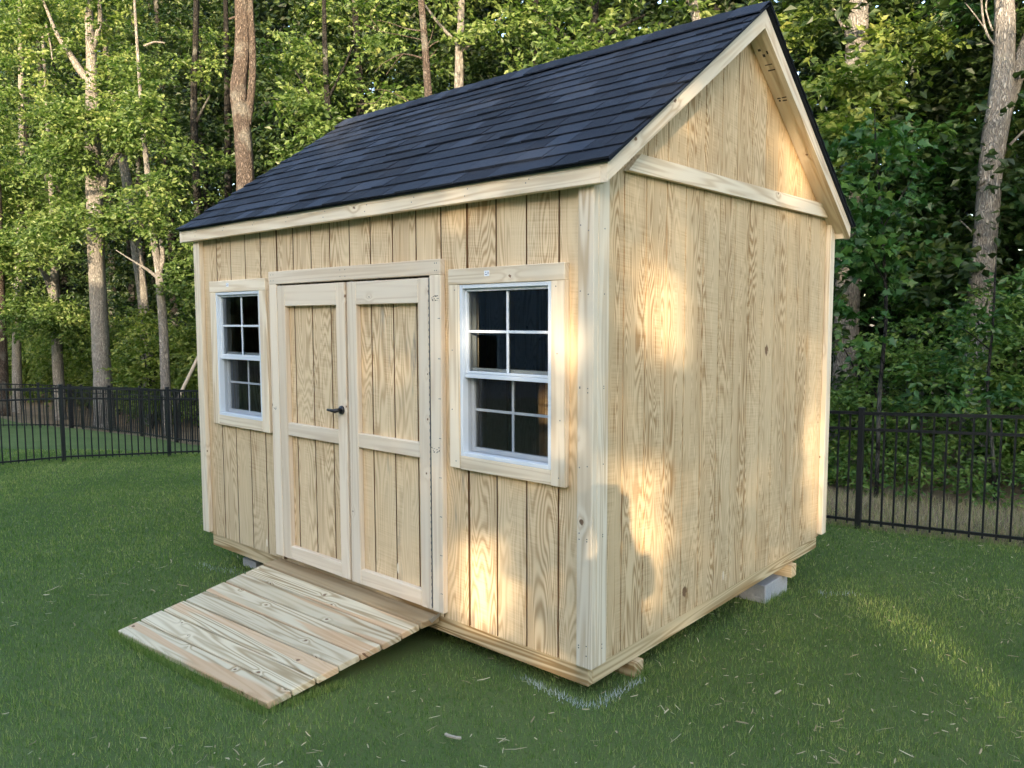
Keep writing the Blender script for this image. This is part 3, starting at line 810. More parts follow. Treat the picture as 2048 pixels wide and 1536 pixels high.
LOBED = np.array([(0, 0), (.10, .34), (.30, .20), (.46, .50), (.64, .19), (1.0, 0), (.64, -.19), (.46, -.50), (.30, -.20), (.10, -.34)])
def sprays(cen, size, twigs, per, leaf, rg, flat=0.45, lobed=False, up=0.75, width=0.30):
    """leafy sprays: twigs leaving each centre with leaves set along them"""
    cen = np.asarray(cen, float); N = len(cen)
    d = rg.normal(size=(N, twigs, 3)); d[..., 2] *= flat; d[..., 2] += 0.08
    d /= np.linalg.norm(d, axis=-1, keepdims=True)
    sz = size * rg.uniform(0.6, 1.35, (N, 1, 1, 1))
    t = (np.arange(per) + 0.6)[None, None, :, None] / per * rg.uniform(0.85, 1.1, (N, twigs, per, 1))
    pos = cen[:, None, None] + d[:, :, None] * sz * t
    pos[..., 2] -= (t[..., 0] ** 2) * sz[..., 0] * 0.22
    pos += rg.normal(0, 0.05 * size, pos.shape)
    side = np.cross(d, [0, 0, 1.0]); side /= np.linalg.norm(side, axis=-1, keepdims=True) + 1e-6
    sg = np.where(np.arange(per) % 2, 1.0, -1.0)[None, None, :, None]
    ld = d[:, :, None] * 0.8 + side[:, :, None] * sg * 0.8 + rg.normal(0, 0.45, pos.shape)
    ld[..., 2] -= 0.25
    ld /= np.linalg.norm(ld, axis=-1, keepdims=True)
    nm = rg.normal(0, 0.65, pos.shape); nm[..., 2] += up
    b = np.cross(nm, ld); b /= np.linalg.norm(b, axis=-1, keepdims=True) + 1e-6
    nm = np.cross(ld, b)
    Lf = leaf * rg.uniform(0.6, 1.25, pos.shape[:3] + (1,))
    ct = rg.uniform(0, 1, (N, 1, 1)); tint = np.clip(0.55 * ct + 0.45 * rg.uniform(0, 1, pos.shape[:3]), 0, 1)
    pos, ld, b, nm, Lf = (a.reshape(-1, a.shape[-1]) for a in (pos, ld, b, nm, Lf)); tint = tint.ravel()
    if lobed:
        o = LOBED; fold = 0.22
        V = pos[:, None] + Lf[:, None] * (ld[:, None] * o[None, :, :1] + b[:, None] * o[None, :, 1:] + nm[:, None] * (np.abs(o[:, 1]) * fold)[None, :, None] - nm[:, None] * (o[:, :1] ** 2 * 0.15)[None])
        k = 10
    else:
        V = np.stack([pos, pos + Lf * (0.45 * ld + width * b + 0.08 * nm), pos + Lf * (ld - 0.08 * nm), pos + Lf * (0.45 * ld - width * b + 0.08 * nm)], 1)
        k = 4
    F = np.arange(len(V) * k).reshape(-1, k)
    return V.reshape(-1, 3), F, np.repeat(tint, k)

def lumpy(c, wl=2.2, thr=-0.12):
    """keep the clumps where foliage masses form, leave gaps between the masses"""
    x, y, z = (c * (6.283 / wl)).T
    s = np.sin(x + 1.3 * np.sin(0.7 * z + 1)) + np.sin(0.9 * y + 1.1 * np.sin(0.8 * x)) * 0.7 + np.sin(1.25 * z + 1.4 * np.sin(0.6 * y + 0.5 * x)) * 1.1
    return c[s / 2.8 > thr]

def in_ellipsoids(specs, rg):
    """clump centres; specs (u, v, depth, ru px, rv px, rd m, clumps per square metre)"""
    out = []
    for u, v, d, ru, rv, rd, dens in specs:
        n = max(3, int(math.pi * ru * rv * (d / FPX) ** 2 * dens * 2.3))
        q = rg.normal(size=(n, 3)); q /= np.linalg.norm(q, axis=1)[:, None]; q *= rg.uniform(0.15, 1, (n, 1)) ** 0.45
        dd = d + q[:, 2] * rd
        out.append(CAM + dd[:, None] * (_f + ((u + q[:, :1] * ru - 1024) / FPX) * _r + ((768 - v + q[:, 1:2] * rv) / FPX) * _u))
    return np.vstack(out)

TREE_SEED = [100]
def tree(name, label, d, trunk, branches=(), crown=(), bark_m=None, leaf_m=None, leaf=0.15, size=0.62, twigs=8, per=10, lobed=False,
         group=None, extend=5.0, ddt=0.0, cat='tree', sides=12):
    """trunk: (u, v, width px) from the bottom up at depth d; branches the same with their own width"""
    TREE_SEED[0] += 1
    rg = np.random.default_rng(TREE_SEED[0])
    pts = [at(u, v, d + ddt * i) for i, (u, v, w) in enumerate(trunk)]
    rad = [w / FPX * d / 2 for *_, w in trunk]
    g0 = float(gz(pts[0][0], pts[0][1]))
    if pts[0][2] > g0 + 0.1:
        lean = (pts[0] - pts[1]) / max(0.2, pts[1][2] - pts[0][2]) * (pts[0][2] - g0) * 0.4
        base = np.array([pts[0][0] + lean[0], pts[0][1] + lean[1], g0 - 0.15])
        pts = [base, base * 0.8 + pts[0] * 0.2] + pts; rad = [rad[0] * 1.45, rad[0] * 1.12] + rad
    if extend:
        dr = pts[-1] - pts[-2]; dr /= np.linalg.norm(dr)
        pts.append(pts[-1] + (dr * 0.6 + np.array([0, 0, .4])) * extend); rad.append(rad[-1] * 0.45)
    parts = [tube(pts, rad, sides, TREE_SEED[0])]
    for br in branches:
        bp = [at(q[0], q[1], d + (q[3] if len(q) > 3 else 0)) for q in br]
        parts.append(tube(bp, [max(0.006, q[2] / FPX * d / 2) for q in br], 7, TREE_SEED[0] + 7, 0.08))
    root = tag(empty(name, pts[0]), label, cat, group)
    V, F = join(parts)
    fast('trunk', V, F, bark_m or bark_oak, root, smooth=True)
    if crown:
        cl = [lumpy(in_ellipsoids([c_], rg), 2.0 if d > 11 else 1.1) if c_[-1] < 4.5 else in_ellipsoids([c_], rg) for c_ in crown]
        cen = np.vstack(cl)
        cen = cen[cen[:, 2] > gz(cen[:, 0], cen[:, 1]) + 0.15]
        V, F, t = sprays(cen, size, twigs, per, leaf, rg, lobed=lobed)
        fast('crown', V, F, leaf_m or leaf_oak, root, {'tint': t})
    return root

# --- trees one can tell apart, left to right
tree('oak_tree', 'thick pale grey oak trunk forking high, standing behind the fences at far left', 24.0,
     [(206, 800, 36), (203, 740, 33), (198, 640, 32), (192, 520, 31), (188, 400, 30), (184, 300, 29), (184, 200, 25), (183, 120, 20), (178, 40, 16), (174, -60, 13)],
     [[(200, 395, 17), (212, 345, 15), (226, 318, 12), (240, 300, 9), (262, 262, 6)], [(182, 165, 17), (160, 140, 15), (138, 105, 11), (116, 72, 8), (98, 30, 6), (70, -40, 5)],
      [(182, 110, 11), (200, 40, 9), (192, -40, 7)], [(105, 120, 2.5), (100, 85, 3), (92, 50, 3)], [(288, 92, 4), (310, 84, 4), (330, 86, 3)]],
     [(150, 40, 24.6, 140, 75, 1.4, 3.4), (40, 40, 25, 80, 80, 1.2, 3.0), (55, 150, 24.6, 80, 70, 1.2, 3.0), (20, 250, 25.5, 60, 70, 1.0, 2.8), (235, 150, 24.2, 80, 70, 1.0, 2.4), (185, 215, 23.1, 130, 36, 0.8, 3.6), (115, 345, 24.4, 70, 70, 1.0, 2.6),
      (270, 215, 23.3, 60, 45, 0.8, 3.0), (150, -80, 24.5, 220, 80, 2.0, 2.0), (250, 285, 23.2, 55, 36, 0.6, 2.8), (185, 245, 22.9, 130, 30, .5, 4.6), (195, 440, 22.9, 70, 32, .5, 4.6), (130, 330, 23, 55, 50, .5, 4.6), (110, 480, 23.4, 60, 45, .6, 4.6)])
tree('birch_like_tree', 'slender pale trunk with a kink, second from the shed on the left', 22.0,
     [(331, 790, 19), (328, 700, 18), (325, 640, 17), (320, 580, 16), (317, 540, 15), (306, 470, 14), (300, 420, 13), (294, 340, 11), (287, 270, 9), (280, 180, 7)],
     [[(316, 556, 8), (296, 540, 6), (275, 527, 4), (255, 515, 3), (232, 500, 2)], [(321, 540, 9), (326, 515, 9), (322, 480, 8)]],
     [(300, 385, 21.4, 60, 48, .6, 3.6), (360, 300, 22.2, 40, 60, .8, 2.2), (295, 455, 21.4, 45, 28, .5, 3.6), (375, 470, 22.2, 35, 70, .8, 3.2), (280, 140, 22.3, 55, 60, .8, 2.2), (300, 440, 21.3, 55, 26, .4, 5), (290, 230, 21.4, 50, 45, .5, 4.6), (370, 560, 21.6, 40, 60, .5, 4.6)], extend=4)
tree('oak_tree', 'pale trunk rising between the thick oak and the slender kinked tree at left', 26.0,
     [(296, 720, 22), (291, 660, 20), (284, 580, 20), (272, 490, 20), (262, 420, 19), (252, 350, 18), (242, 300, 16), (232, 250, 13)],
     [[(254, 360, 12), (240, 320, 10), (234, 275, 8)]], [(230, 250, 25.6, 60, 45, .8, 2.6), (250, 130, 26.2, 80, 90, 1.2, 2.0), (255, 455, 25.2, 55, 40, .6, 2.8)], extend=6)
tree('oak_tree', 'low forked trunk left of the thick pale oak, half hidden by leaves', 28.0,
     [(113, 690, 19), (110, 640, 18), (108, 590, 17), (108, 560, 15), (110, 520, 12), (106, 450, 11)], [[(107, 600, 14), (97, 565, 13), (82, 535, 10), (66, 500, 6)]],
     [(70, 440, 27.6, 70, 80, 1.0, 2.8), (20, 520, 27.4, 60, 60, 1.0, 2.6), (120, 420, 27.4, 40, 50, .6, 2.2), (40, 500, 26.4, 80, 50, .6, 4.6), (90, 640, 26.6, 100, 50, .6, 4.6)], bark_m=bark_oak, extend=7)
tree('oak_tree', 'thin straight trunk near the left edge of the picture', 30.0,
     [(34, 700, 16), (37, 600, 15), (40, 500, 14), (42, 440, 13), (44, 300, 12)], [], [(20, 350, 29.4, 70, 90, 1.2, 2.4), (10, 60, 30, 60, 110, 1.2, 2.2), (70, 10, 30, 100, 70, 1.4, 2.6), (95, 250, 29.6, 50, 60, .8, 2.0), (30, 390, 28.4, 60, 60, .6, 4.6), (20, 600, 28.6, 60, 50, .6, 4.6)], extend=8)
tree('oak_tree', 'brown trunk cut by the left edge of the picture above the fence', 27.0,
     [(3, 860, 34), (2, 790, 28), (0, 700, 25), (-4, 560, 23), (-8, 400, 20)], [], [(-60, 300, 27, 90, 160, 1.2, 2.4)], bark_m=bark_pine, extend=8)
tree('pine_tree', 'tall brown pine with two stems side by side, rising behind the left roof end', 18.5,
     [(492, 470, 36), (492, 380, 35), (490, 320, 34), (486, 260, 33), (480, 210, 33), (478, 170, 32), (484, 120, 30), (486, 60, 28), (484, 0, 27), (486, -120, 24)],
     [[(494, 250, 20), (501, 200, 17), (505, 150, 16), (505, 90, 15), (501, 30, 15), (499, -60, 13), (502, -200, 10)], [(478, 33, 5), (468, 35, 5), (458, 38, 4)]],
     [(470, -150, 18.5, 140, 60, 1.5, 1.6)], bark_m=bark_pine, extend=8, sides=14)
tree('oak_tree', 'dark thin trunk in the shaded wood just left of the twin pine', 25.0,
     [(396, 420, 15), (392, 350, 14), (388, 250, 14), (388, 150, 12), (392, 40, 11)], [[(390, 250, 7), (402, 225, 5), (420, 190, 3)]],
     [(400, 110, 25.4, 55, 120, 1.0, 1.3), (440, 340, 24.6, 40, 60, .8, 1.6)], bark_m=bark_dark, extend=8)
tree('oak_tree', 'leafy sunlit oak filling the space right of the twin pine above the roof', 19.5,
     [(668, 420, 16), (662, 300, 14), (655, 200, 12), (650, 100, 10), (648, 0, 8)], [[(658, 250, 6), (620, 190, 4), (590, 140, 3)], [(655, 200, 6), (690, 130, 4), (705, 90, 3)]],
     [(590, 100, 19.4, 60, 90, .9, 3.4), (630, 210, 19.2, 70, 60, .9, 3.4), (600, 300, 19.0, 60, 40, .7, 3.6), (665, 130, 19.8, 50, 60, .8, 2.6), (650, 262, 18.4, 62, 30, .6, 4.2), (640, 20, 19.8, 70, 45, .9, 2.4), (550, 200, 19.6, 30, 60, .5, 2.6)],
     bark_m=bark_dark, extend=6)
tree('pine_tree', 'slim reddish pine with dead side branches behind the roof ridge', 17.0,
     [(862, 300, 17), (858, 205, 16), (855, 160, 15), (852, 110, 14), (848, 60, 13), (843, 0, 13), (838, -100, 12)],
     [[(850, 118, 4), (830, 112, 3.4), (806, 108, 2.6), (785, 116, 2), (765, 128, 1.6), (748, 146, 1.2)], [(806, 108, 2), (790, 125, 1.5), (772, 150, 1)], [(846, 62, 3), (815, 58, 2.2), (780, 46, 1.6), (752, 40, 1.2)],
      [(857, 96, 3), (866, 88, 2.4), (878, 82, 1.5)], [(856, 90, 2.4), (862, 75, 2), (868, 52, 1.2)], [(858, 116, 2.4), (868, 106, 1.6), (876, 96, 1)], [(846, 80, 2), (800, 70, 1.6), (760, 62, 1.3), (728, 48, 1)], [(760, 62, 1.2), (740, 30, 1), (760, 5, 1)],
      [(822, 205, 2.2), (795, 190, 1.8), (770, 180, 1.5), (735, 180, 1.3)], [(770, 180, 1.4), (752, 205, 1.4), (712, 208, 1.2)]],
     [(860, -150, 17, 120, 50, 1.2, 1.6)], bark_m=bark_pine, extend=8)
tree('oak_tree', 'broad sunlit oak with a mottled grey trunk above the middle of the roof', 19.0,
     [(916, 330, 20), (916, 220, 19), (918, 150, 18), (918, 90, 16), (922, 20, 14)], [[(918, 110, 9), (960, 70, 6), (1010, 30, 4)], [(918, 90, 8), (880, 50, 6), (850, 10, 4)]],
     [(930, 40, 18.6, 80, 60, .9, 3.2), (1000, 70, 18.2, 90, 70, .9, 3.2), (1010, 140, 17.6, 90, 34, .7, 3.6), (800, 190, 18.4, 70, 30, .6, 3.6), (760, 120, 19.2, 60, 60, .8, 2.2), (880, 150, 19.4, 40, 40, .6, 2.2), (790, 30, 19.6, 70, 50, .9, 2.2), (950, -60, 19, 160, 60, 1.4, 2.2)], extend=6)
tree('oak_tree', 'dense sunlit oak crown leaning over the ridge at the middle right of the roof', 15.5,
     [(1180, 300, 20), (1178, 200, 18), (1180, 100, 15), (1190, 20, 12)], [[(1180, 120, 8), (1130, 70, 5), (1090, 40, 4)], [(1182, 100, 8), (1230, 60, 6), (1290, 30, 4)]],
     [(1120, 60, 15.4, 90, 70, .9, 3.4), (1220, 80, 15.2, 90, 60, .9, 3.4), (1300, 50, 15.2, 80, 60, .8, 3.4), (1100, 140, 15.6, 70, 36, .6, 3.0), (1240, -40, 15.5, 160, 50, 1.2, 2.4)], bark_m=bark_dark, extend=5)
tree('oak_tree', 'pale leaning trunk just showing behind the ridge near its right end', 14.0,
     [(1410, 200, 24), (1402, 100, 22), (1395, 40, 21), (1383, 0, 19), (1370, -60, 17)], [], [(1420, 40, 13.6, 60, 50, .7, 3.2), (1470, 10, 13.8, 60, 40, .7, 3.0), (1400, -60, 14, 130, 50, 1, 2.2)], extend=5)
tree('oak_tree', 'stout shaggy trunk above the right eave, wrapped in leaves', 13.0,
     [(1700, 420, 44), (1704, 300, 42), (1708, 180, 41), (1712, 90, 40), (1716, 20, 38), (1718, -80, 32)], [[(1706, 112, 8), (1690, 62, 8), (1668, 20, 7), (1655, -20, 6)], [(1735, 400, 3), (1640, 190, 2)]],
     [(1600, 60, 13.4, 70, 70, .9, 2.6), (1650, 150, 12.4, 70, 50, .6, 3.4), (1760, 60, 12.2, 70, 60, .7, 3.6), (1820, 90, 12.4, 70, 50, .7, 3.4), (1740, 160, 12.0, 80, 50, .6, 3.4), (1680, -60, 13, 170, 60, 1.2, 2.2), (1690, 190, 11.8, 90, 60, .5, 5.5), (1680, 300, 11.6, 70, 70, .5, 5.5)],
     leaf_m=leaf_under, bark_m=bark_oak, extend=5)
tree('maple_tree', 'broad-leaved maple sapling in shade just right of the gable', 9.6,
     [(1752, 1010, 9), (1756, 900, 8), (1760, 780, 8), (1772, 640, 7), (1768, 520, 6), (1760, 400, 5), (1752, 300, 4)], [[(1768, 560, 3), (1720, 480, 2), (1690, 440, 1.5)], [(1764, 460, 3), (1810, 380, 2), (1840, 340, 1.5)]],
     [(1760, 290, 9.6, 95, 75, .5, 5), (1740, 420, 9.4, 95, 85, .5, 5), (1830, 330, 10.2, 60, 70, .5, 4), (1700, 530, 9.2, 60, 70, .4, 5), (1800, 490, 9.8, 70, 60, .5, 4.4), (1710, 660, 9.0, 60, 80, .4, 5), (1790, 620, 9.8, 60, 60, .5, 4), (1690, 380, 9.7, 60, 90, .4, 6), (1720, 480, 9.8, 70, 90, .4, 6)],
     bark_m=bark_dark, leaf_m=leaf_maple, leaf=0.13, size=0.36, twigs=5, per=5, lobed=True, extend=0.5, sides=8)
tree('maple_tree', 'drooping shaded sapling beside the tall pale trunk at right, over the fence', 9.2,
     [(1992, 1040, 8), (1985, 900, 7), (1975, 780, 6), (1985, 660, 5), (1990, 560, 4)], [[(1980, 700, 3), (1930, 660, 2), (1900, 650, 1.5)]],
     [(1960, 640, 9.1, 80, 45, .4, 4.6), (1900, 720, 9.2, 90, 45, .5, 4.6), (2020, 560, 9.4, 60, 60, .5, 4.2), (1960, 790, 8.7, 100, 36, .4, 5), (1830, 780, 9.0, 70, 30, .4, 4.6)],
     bark_m=bark_dark, leaf_m=leaf_maple, leaf=0.10, size=0.40, twigs=6, per=7, extend=0.3, sides=8)
tree('oak_tree', 'tall pale trunk forking at the right edge, sunlit at its top', 11.5,
     [(1952, 900, 52), (1955, 760, 48), (1958, 640, 45), (1964, 560, 44), (1973, 450, 43), (1983, 320, 44), (1995, 240, 46), (2004, 190, 46), (2008, 120, 38), (2010, 40, 37), (2010, -80, 34)],
     [[(2000, 240, 34), (2018, 190, 33), (2036, 140, 32), (2060, 80, 30), (2090, 0, 27)], [(1992, 92, 5), (1975, 70, 4.5), (1965, 30, 4), (1962, -20, 3)], [(1985, 62, 4), (1972, 20, 3), (1978, -30, 2.5)], [(1968, 55, 3), (1950, 30, 2.4), (1930, 5, 2)],
      [(2020, 290, 6), (2034, 275, 5), (2060, 250, 4)], [(1975, 500, 5), (1950, 470, 3.5), (1920, 440, 2.5)]],
     [(1900, 150, 12.4, 60, 60, .6, 2.4), (1890, 260, 12.4, 70, 50, .6, 3.0), (1930, 40, 12.8, 60, 60, .7, 1.8), (2040, 430, 11.9, 60, 80, .6, 3.4), (2060, 250, 12.4, 50, 80, .6, 2.2), (1890, 400, 13.2, 110, 120, .7, 5), (2030, 600, 12.6, 80, 90, .6, 5), (1870, 560, 12.8, 90, 90, .6, 5)], bark_m=bark_oak, leaf_m=leaf_maple, extend=6, sides=16)

# dead leaning pole by the shed's left post
p0, p1 = at(362, 785, 20.5), at(408, 690, 20.8)
V, F = tube([p0 + (p0 - p1) * 0.3, p0, (p0 + p1) / 2, p1, p1 + (p1 - p0) * 0.6], [.055, .05, .045, .04, .025], 8, 3)
o = fast('dead_pole', V, F, dead_wood, None, smooth=True)
tag(o, 'bleached dead trunk leaning against the undergrowth left of the shed', 'dead tree')

# --- rows of woodland trees behind, and shrubs along the edge
rg = np.random.default_rng(77)
def plain_tree(x, y, h, z0, label, group, lm, leaf, n, rc, bm_, cat='tree', name='woodland_tree'):
    g = float(gz(x, y))
    lean = rg.normal(0, 0.025, 2)
    pts = [(x + lean[0] * z + 0.08 * math.sin(z), y + lean[1] * z, g - 0.15 + z) for z in np.linspace(0, h, 7)]
    r0 = 0.011 * h * rg.uniform(0.8, 1.2)
    root = tag(empty(name, (x, y, g)), label, cat, group)
    V, F = tube(pts, np.linspace(r0, r0 * 0.25, 7), 8, int(abs(x * 100)))
    fast('trunk', V, F, bm_, root, smooth=True)
    zz = z0 + (h - z0) * rg.uniform(0, 1, n) ** 0.9
    prof = np.sqrt(np.clip(1 - ((zz - (z0 + (h - z0) * 0.55)) / ((h - z0) * 0.62)) ** 2, 0.08, 1))
    a = rg.uniform(0, 6.283, n); r = rc * prof * np.sqrt(rg.uniform(0.03, 1, n))
    cen = np.stack([x + r * np.cos(a), y + r * np.sin(a), g + zz], -1)
    cen = lumpy(cen, 2.6)
    V, F, t = sprays(cen, 0.8, 7, 8, leaf, rg)
    fast('crown', V, F, lm, root, {'tint': t})
xs_ = np.arange(-60, 10, 2.7)
for i, x in enumerate(xs_):
    plain_tree(x + rg.uniform(-.8, .8), rg.uniform(11.5, 15.5), rg.uniform(14, 19) + max(0, min(8, (-x - 20) * 0.3)), rg.uniform(1.5, 4.5), ('dim woodland tree deep in the wood at far left, behind the pale trunks' if x < -21 else 'dim woodland tree deep in the wood above the shed roof' if x < -3.5 else 'dim woodland tree deep in the wood right of the shed'), 'woodland trees behind the front row', leaf_half_shade, 0.20, int(rg.uniform(210, 290)), rg.uniform(1.7, 2.5), bark_dark)
# understorey shrubs
for i, x in enumerate(np.arange(-38, 6.5, 1.55)):
    far = x < -8
    h = rg.uniform(2.6, 4.6) if far else rg.uniform(1.8, 2.9)
    y = rg.uniform(7.4, 9.5) if far else rg.uniform(7.9, 8.9)
    g = float(gz(x, y))
    root = tag(empty('shrub', (x, y, g)), ('sunlit leafy shrub below the pale trunks beyond the left fences' if x < -12 else 'leafy shrub hidden behind the shed beyond the back fence' if x < -2 else 'shaded leafy shrub behind the fence right of the shed'), 'shrub', 'shrubs along the edge of the wood')
    stems = [tube([(x, y, g - .1), (x + dx * .5, y + dy * .5, g + h * .45), (x + dx, y + dy, g + h * .8)], [.03, .022, .01], 6, i) for dx, dy in rg.normal(0, 0.45, (3, 2))]
    V, F = join(stems); fast('stems', V, F, bark_dark, root, smooth=True)
    n = int(h * 30) if far else int(h * 52)
    q = rg.normal(size=(n, 3)); q /= np.linalg.norm(q, axis=1)[:, None]; q *= rg.uniform(0.1, 1, (n, 1)) ** 0.4
    cen = np.array([x, y, g + h * 0.5]) + q * np.array([1.15, 0.8, h * 0.48])
    cen[:, 2] = np.maximum(cen[:, 2], g + 0.12)
    cen = lumpy(cen, 1.5, -0.25)
    V, F, t = sprays(cen, 0.55 if far else 0.34, 7, 8, 0.14 if far else 0.085, rg)
    fast('foliage', V, F, leaf_under if far else leaf_brush, root, {'tint': t})
# the mass of the wood behind
n = 8500
cen = np.stack([rg.uniform(-105, 26, n), rg.uniform(17, 33, n), rg.uniform(-1, 1, n)], -1)
cen[:, 2] = gz(cen[:, 0], cen[:, 1]) + 0.3 + (20 + np.clip((-cen[:, 0] - 25) * 0.3, 0, 13)) * rg.uniform(0, 1, n) ** 0.85
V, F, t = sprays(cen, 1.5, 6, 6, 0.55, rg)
tag(fast('woodland_foliage', V, F, leaf_shade_toned, None, {'tint': t}), 'deep shaded mass of woodland foliage behind the trees', 'foliage', kind='stuff')

n = 2300
cen = np.column_stack([rg.uniform(-58, 9, n), rg.uniform(9.5, 13, n), rg.uniform(0, 1, n)])
cen[:, 2] = gz(cen[:, 0], cen[:, 1]) + 0.1 + cen[:, 2] * np.where(cen[:, 0] > -14, 5.0, 3.6)
V, F, t = sprays(cen, 0.75, 6, 6, 0.18, rg)
tag(fast('undergrowth', V, F, leaf_half_shade, None, {'tint': t}), 'tangled shaded undergrowth between the trunks of the wood', 'undergrowth', kind='stuff')

n = 700
cen = np.column_stack([rg.uniform(-7, 7, n), rg.uniform(10.5, 15, n), rg.uniform(0.5, 7.5, n)])
V2, F2, t2 = sprays(cen, 0.8, 6, 6, 0.2, rg)
tag(fast('undergrowth', V2, F2, leaf_half_shade, None, {'tint': t2}), 'dark leafy thicket deep in the wood right of the shed', 'undergrowth', kind='stuff')
n = 900
cen = np.column_stack([rg.uniform(-5, 7.5, n), 7.0 + 1.6 * rg.uniform(0, 1, n) ** 0.7, rg.uniform(0, 1, n)])
cen[:, 2] = gz(cen[:, 0], cen[:, 1]) + 0.04 + cen[:, 2] * (0.2 + 0.55 * (cen[:, 1] - 7.0))
V2, F2, t2 = sprays(cen, 0.22, 5, 6, 0.075, rg)
tag(fast('brush', V2, F2, leaf_brush, None, {'tint': t2}), 'low green leafy brush behind the dry grass strip right of the shed', 'brush', kind='stuff')

# ================================================================ grass
hf = np.array([_f[0], _f[1]]); hf /= np.linalg.norm(hf); hr = np.array([hf[1], -hf[0]])
def lawn_points(n, dmin, dmax, power, rg):
    """points on the lawn, thinning out with distance"""
    d = (dmin ** power + rg.uniform(0, 1, n) * (dmax ** power - dmin ** power)) ** (1 / power)
    l = rg.uniform(-1, 1, n) * (0.95 * d + 1.6)
    xy = CAM[:2] + d[:, None] * hf + l[:, None] * hr
    ok = (xy[:, 1] < 5.0)
    ok &= ~((xy[:, 0] > -L + 0.25) & (xy[:, 0] < -0.25) & (xy[:, 1] > 0.3) & (xy[:, 1] < W - 0.2))
    ok &= ~((xy[:, 0] > -2.63) & (xy[:, 0] < -1.06) & (xy[:, 1] > -1.05) & (xy[:, 1] < 0.1))
    return xy[ok], d[ok]

def blades(xy, length, width, lean, rg):
    n = len(xy)
    z = gz(xy[:, 0], xy[:, 1])
    base = np.column_stack([xy, z - 0.004])
    a = rg.uniform(0, 6.283, n); w = np.column_stack([np.cos(a), np.sin(a), np.zeros(n)])
    a2 = rg.uniform(0, 6.283, n); ln = np.abs(rg.normal(0, lean, n))
    tip = base + length[:, None] * np.column_stack([np.cos(a2) * np.sin(ln), np.sin(a2) * np.sin(ln), np.cos(ln)])
    V = np.stack([base - w * width[:, None] / 2, base + w * width[:, None] / 2, tip], 1).reshape(-1, 3)
    return V, np.arange(3 * n).reshape(-1, 3)

def patch_noise(xy):
    x, y = xy[:, 0], xy[:, 1]
    s = np.sin(x * 1.9 + 2 * np.sin(y * 1.1)) + np.sin(y * 2.3 + 1.7 * np.sin(x * 1.4 + 1)) + 0.7 * np.sin(x * 5.1 + y * 4.3) + 0.5 * np.sin(x * 9.7 - y * 8.1)
    return s / 3.2
rg = np.random.default_rng(3)
xy, d = lawn_points(760000, 1.2, 14.0, 0.8, rg)
ln = rg.uniform(0.018, 0.042, len(xy)) * (1 + 0.2 * patch_noise(xy))
wd = rg.uniform(0.0024, 0.0046, len(xy)) * np.clip(d / 3.0, 1, 3.5)
V, F = blades(xy, ln, wd, 0.55, rg)
tt = np.clip(0.42 + 0.24 * patch_noise(xy) + rg.normal(0, 0.26, len(xy)), 0, 1)
# longer tufts the mower missed: round the ramp, blocks, skids and fence feet
def line_pts(x0, y0, x1, y1, n, w): t = rg.uniform(0, 1, n); return np.column_stack([x0 + (x1 - x0) * t, y0 + (y1 - y0) * t]) + rg.normal(0, w, (n, 2))
ex = np.vstack([line_pts(-2.68, -1.165, -1.02, -1.14, 2600, .012), line_pts(-2.675, -1.15, -2.675, -0.5, 900, .012), line_pts(-1.015, -1.12, -1.0, -0.7, 500, .012),
                line_pts(-0.03, 2.62, -0.03, 2.18, 260, .015), line_pts(0.045, 0.36, 0.045, 0.47, 90, .012), line_pts(-3.47, 0.22, -3.24, 0.22, 160, .012),
                line_pts(6, 4.99, -10.5, 4.99, 9000, .03), line_pts(-11.02, -5, -11.02, 5, 5000, .04)])
ez = rg.uniform(0.035, 0.085, len(ex)); ez[:4000] *= 0.75
V2, F2 = blades(ex, ez, rg.uniform(0.0025, 0.005, len(ex)) * np.where(ex[:, 0] < -9, 2, 1), 0.5, rg)
F = np.vstack([F, F2 + len(V)]); V = np.vstack([V, V2]); tt = np.concatenate([tt, np.clip(rg.normal(0.5, 0.22, len(ex)), 0, 1)])
tag(fast('lawn_grass', V, F, grass_m, None, {'tint': np.repeat(tt, 3)}), 'short green turf covering the lawn round the shed', 'grass', kind='stuff')

# dry clippings lying on the turf
def clippings(n, rg):
    xy, d = lawn_points(n, 1.8, 8.5, 0.9, rg)
    keep = rg.uniform(0, 1, len(xy)) < np.clip(0.25 + 0.6 * patch_noise(xy * 0.9 + 3.0), 0.05, 1) + np.where(xy[:, 0] > -0.8, 0.25, 0)
    xy = xy[keep]; n = len(xy)
    z = gz(xy[:, 0], xy[:, 1]) + rg.uniform(0.022, 0.036, n)
    a = rg.uniform(0, 6.283, n); dr = np.column_stack([np.cos(a), np.sin(a), rg.normal(0, .18, n)])
    sd = np.column_stack([-np.sin(a), np.cos(a), rg.normal(0, .3, n)])
    ln = rg.gamma(2.2, 0.010, n) + 0.010; w = rg.uniform(0.0015, 0.0038, n)
    cv = rg.normal(0, 0.25, n) * ln
    c = np.column_stack([xy, z])
    rows = []
    for t in (-.5, 0, .5):
        m = c + dr * (ln * t)[:, None] + sd * (cv * (0.25 - t * t))[:, None] * np.array([1, 1, 0.3])
        ww = w * (1 - 0.5 * abs(t) * 2 * 0.7)
        rows += [m - sd * ww[:, None], m + sd * ww[:, None]]
    V = np.stack(rows, 1).reshape(-1, 3)
    i = np.arange(n)[:, None] * 6
    F = np.vstack([i + np.array([[0, 1, 3, 2]]), i + np.array([[2, 3, 5, 4]])])
    return V, F, np.repeat(rg.uniform(0, 1, n), 6)
V, F, t = clippings(8500, rg)
tag(fast('grass_clippings', V, F, dry_m, None, {'tint': t}), 'pale dry clippings scattered over the turf', 'clippings', kind='stuff')

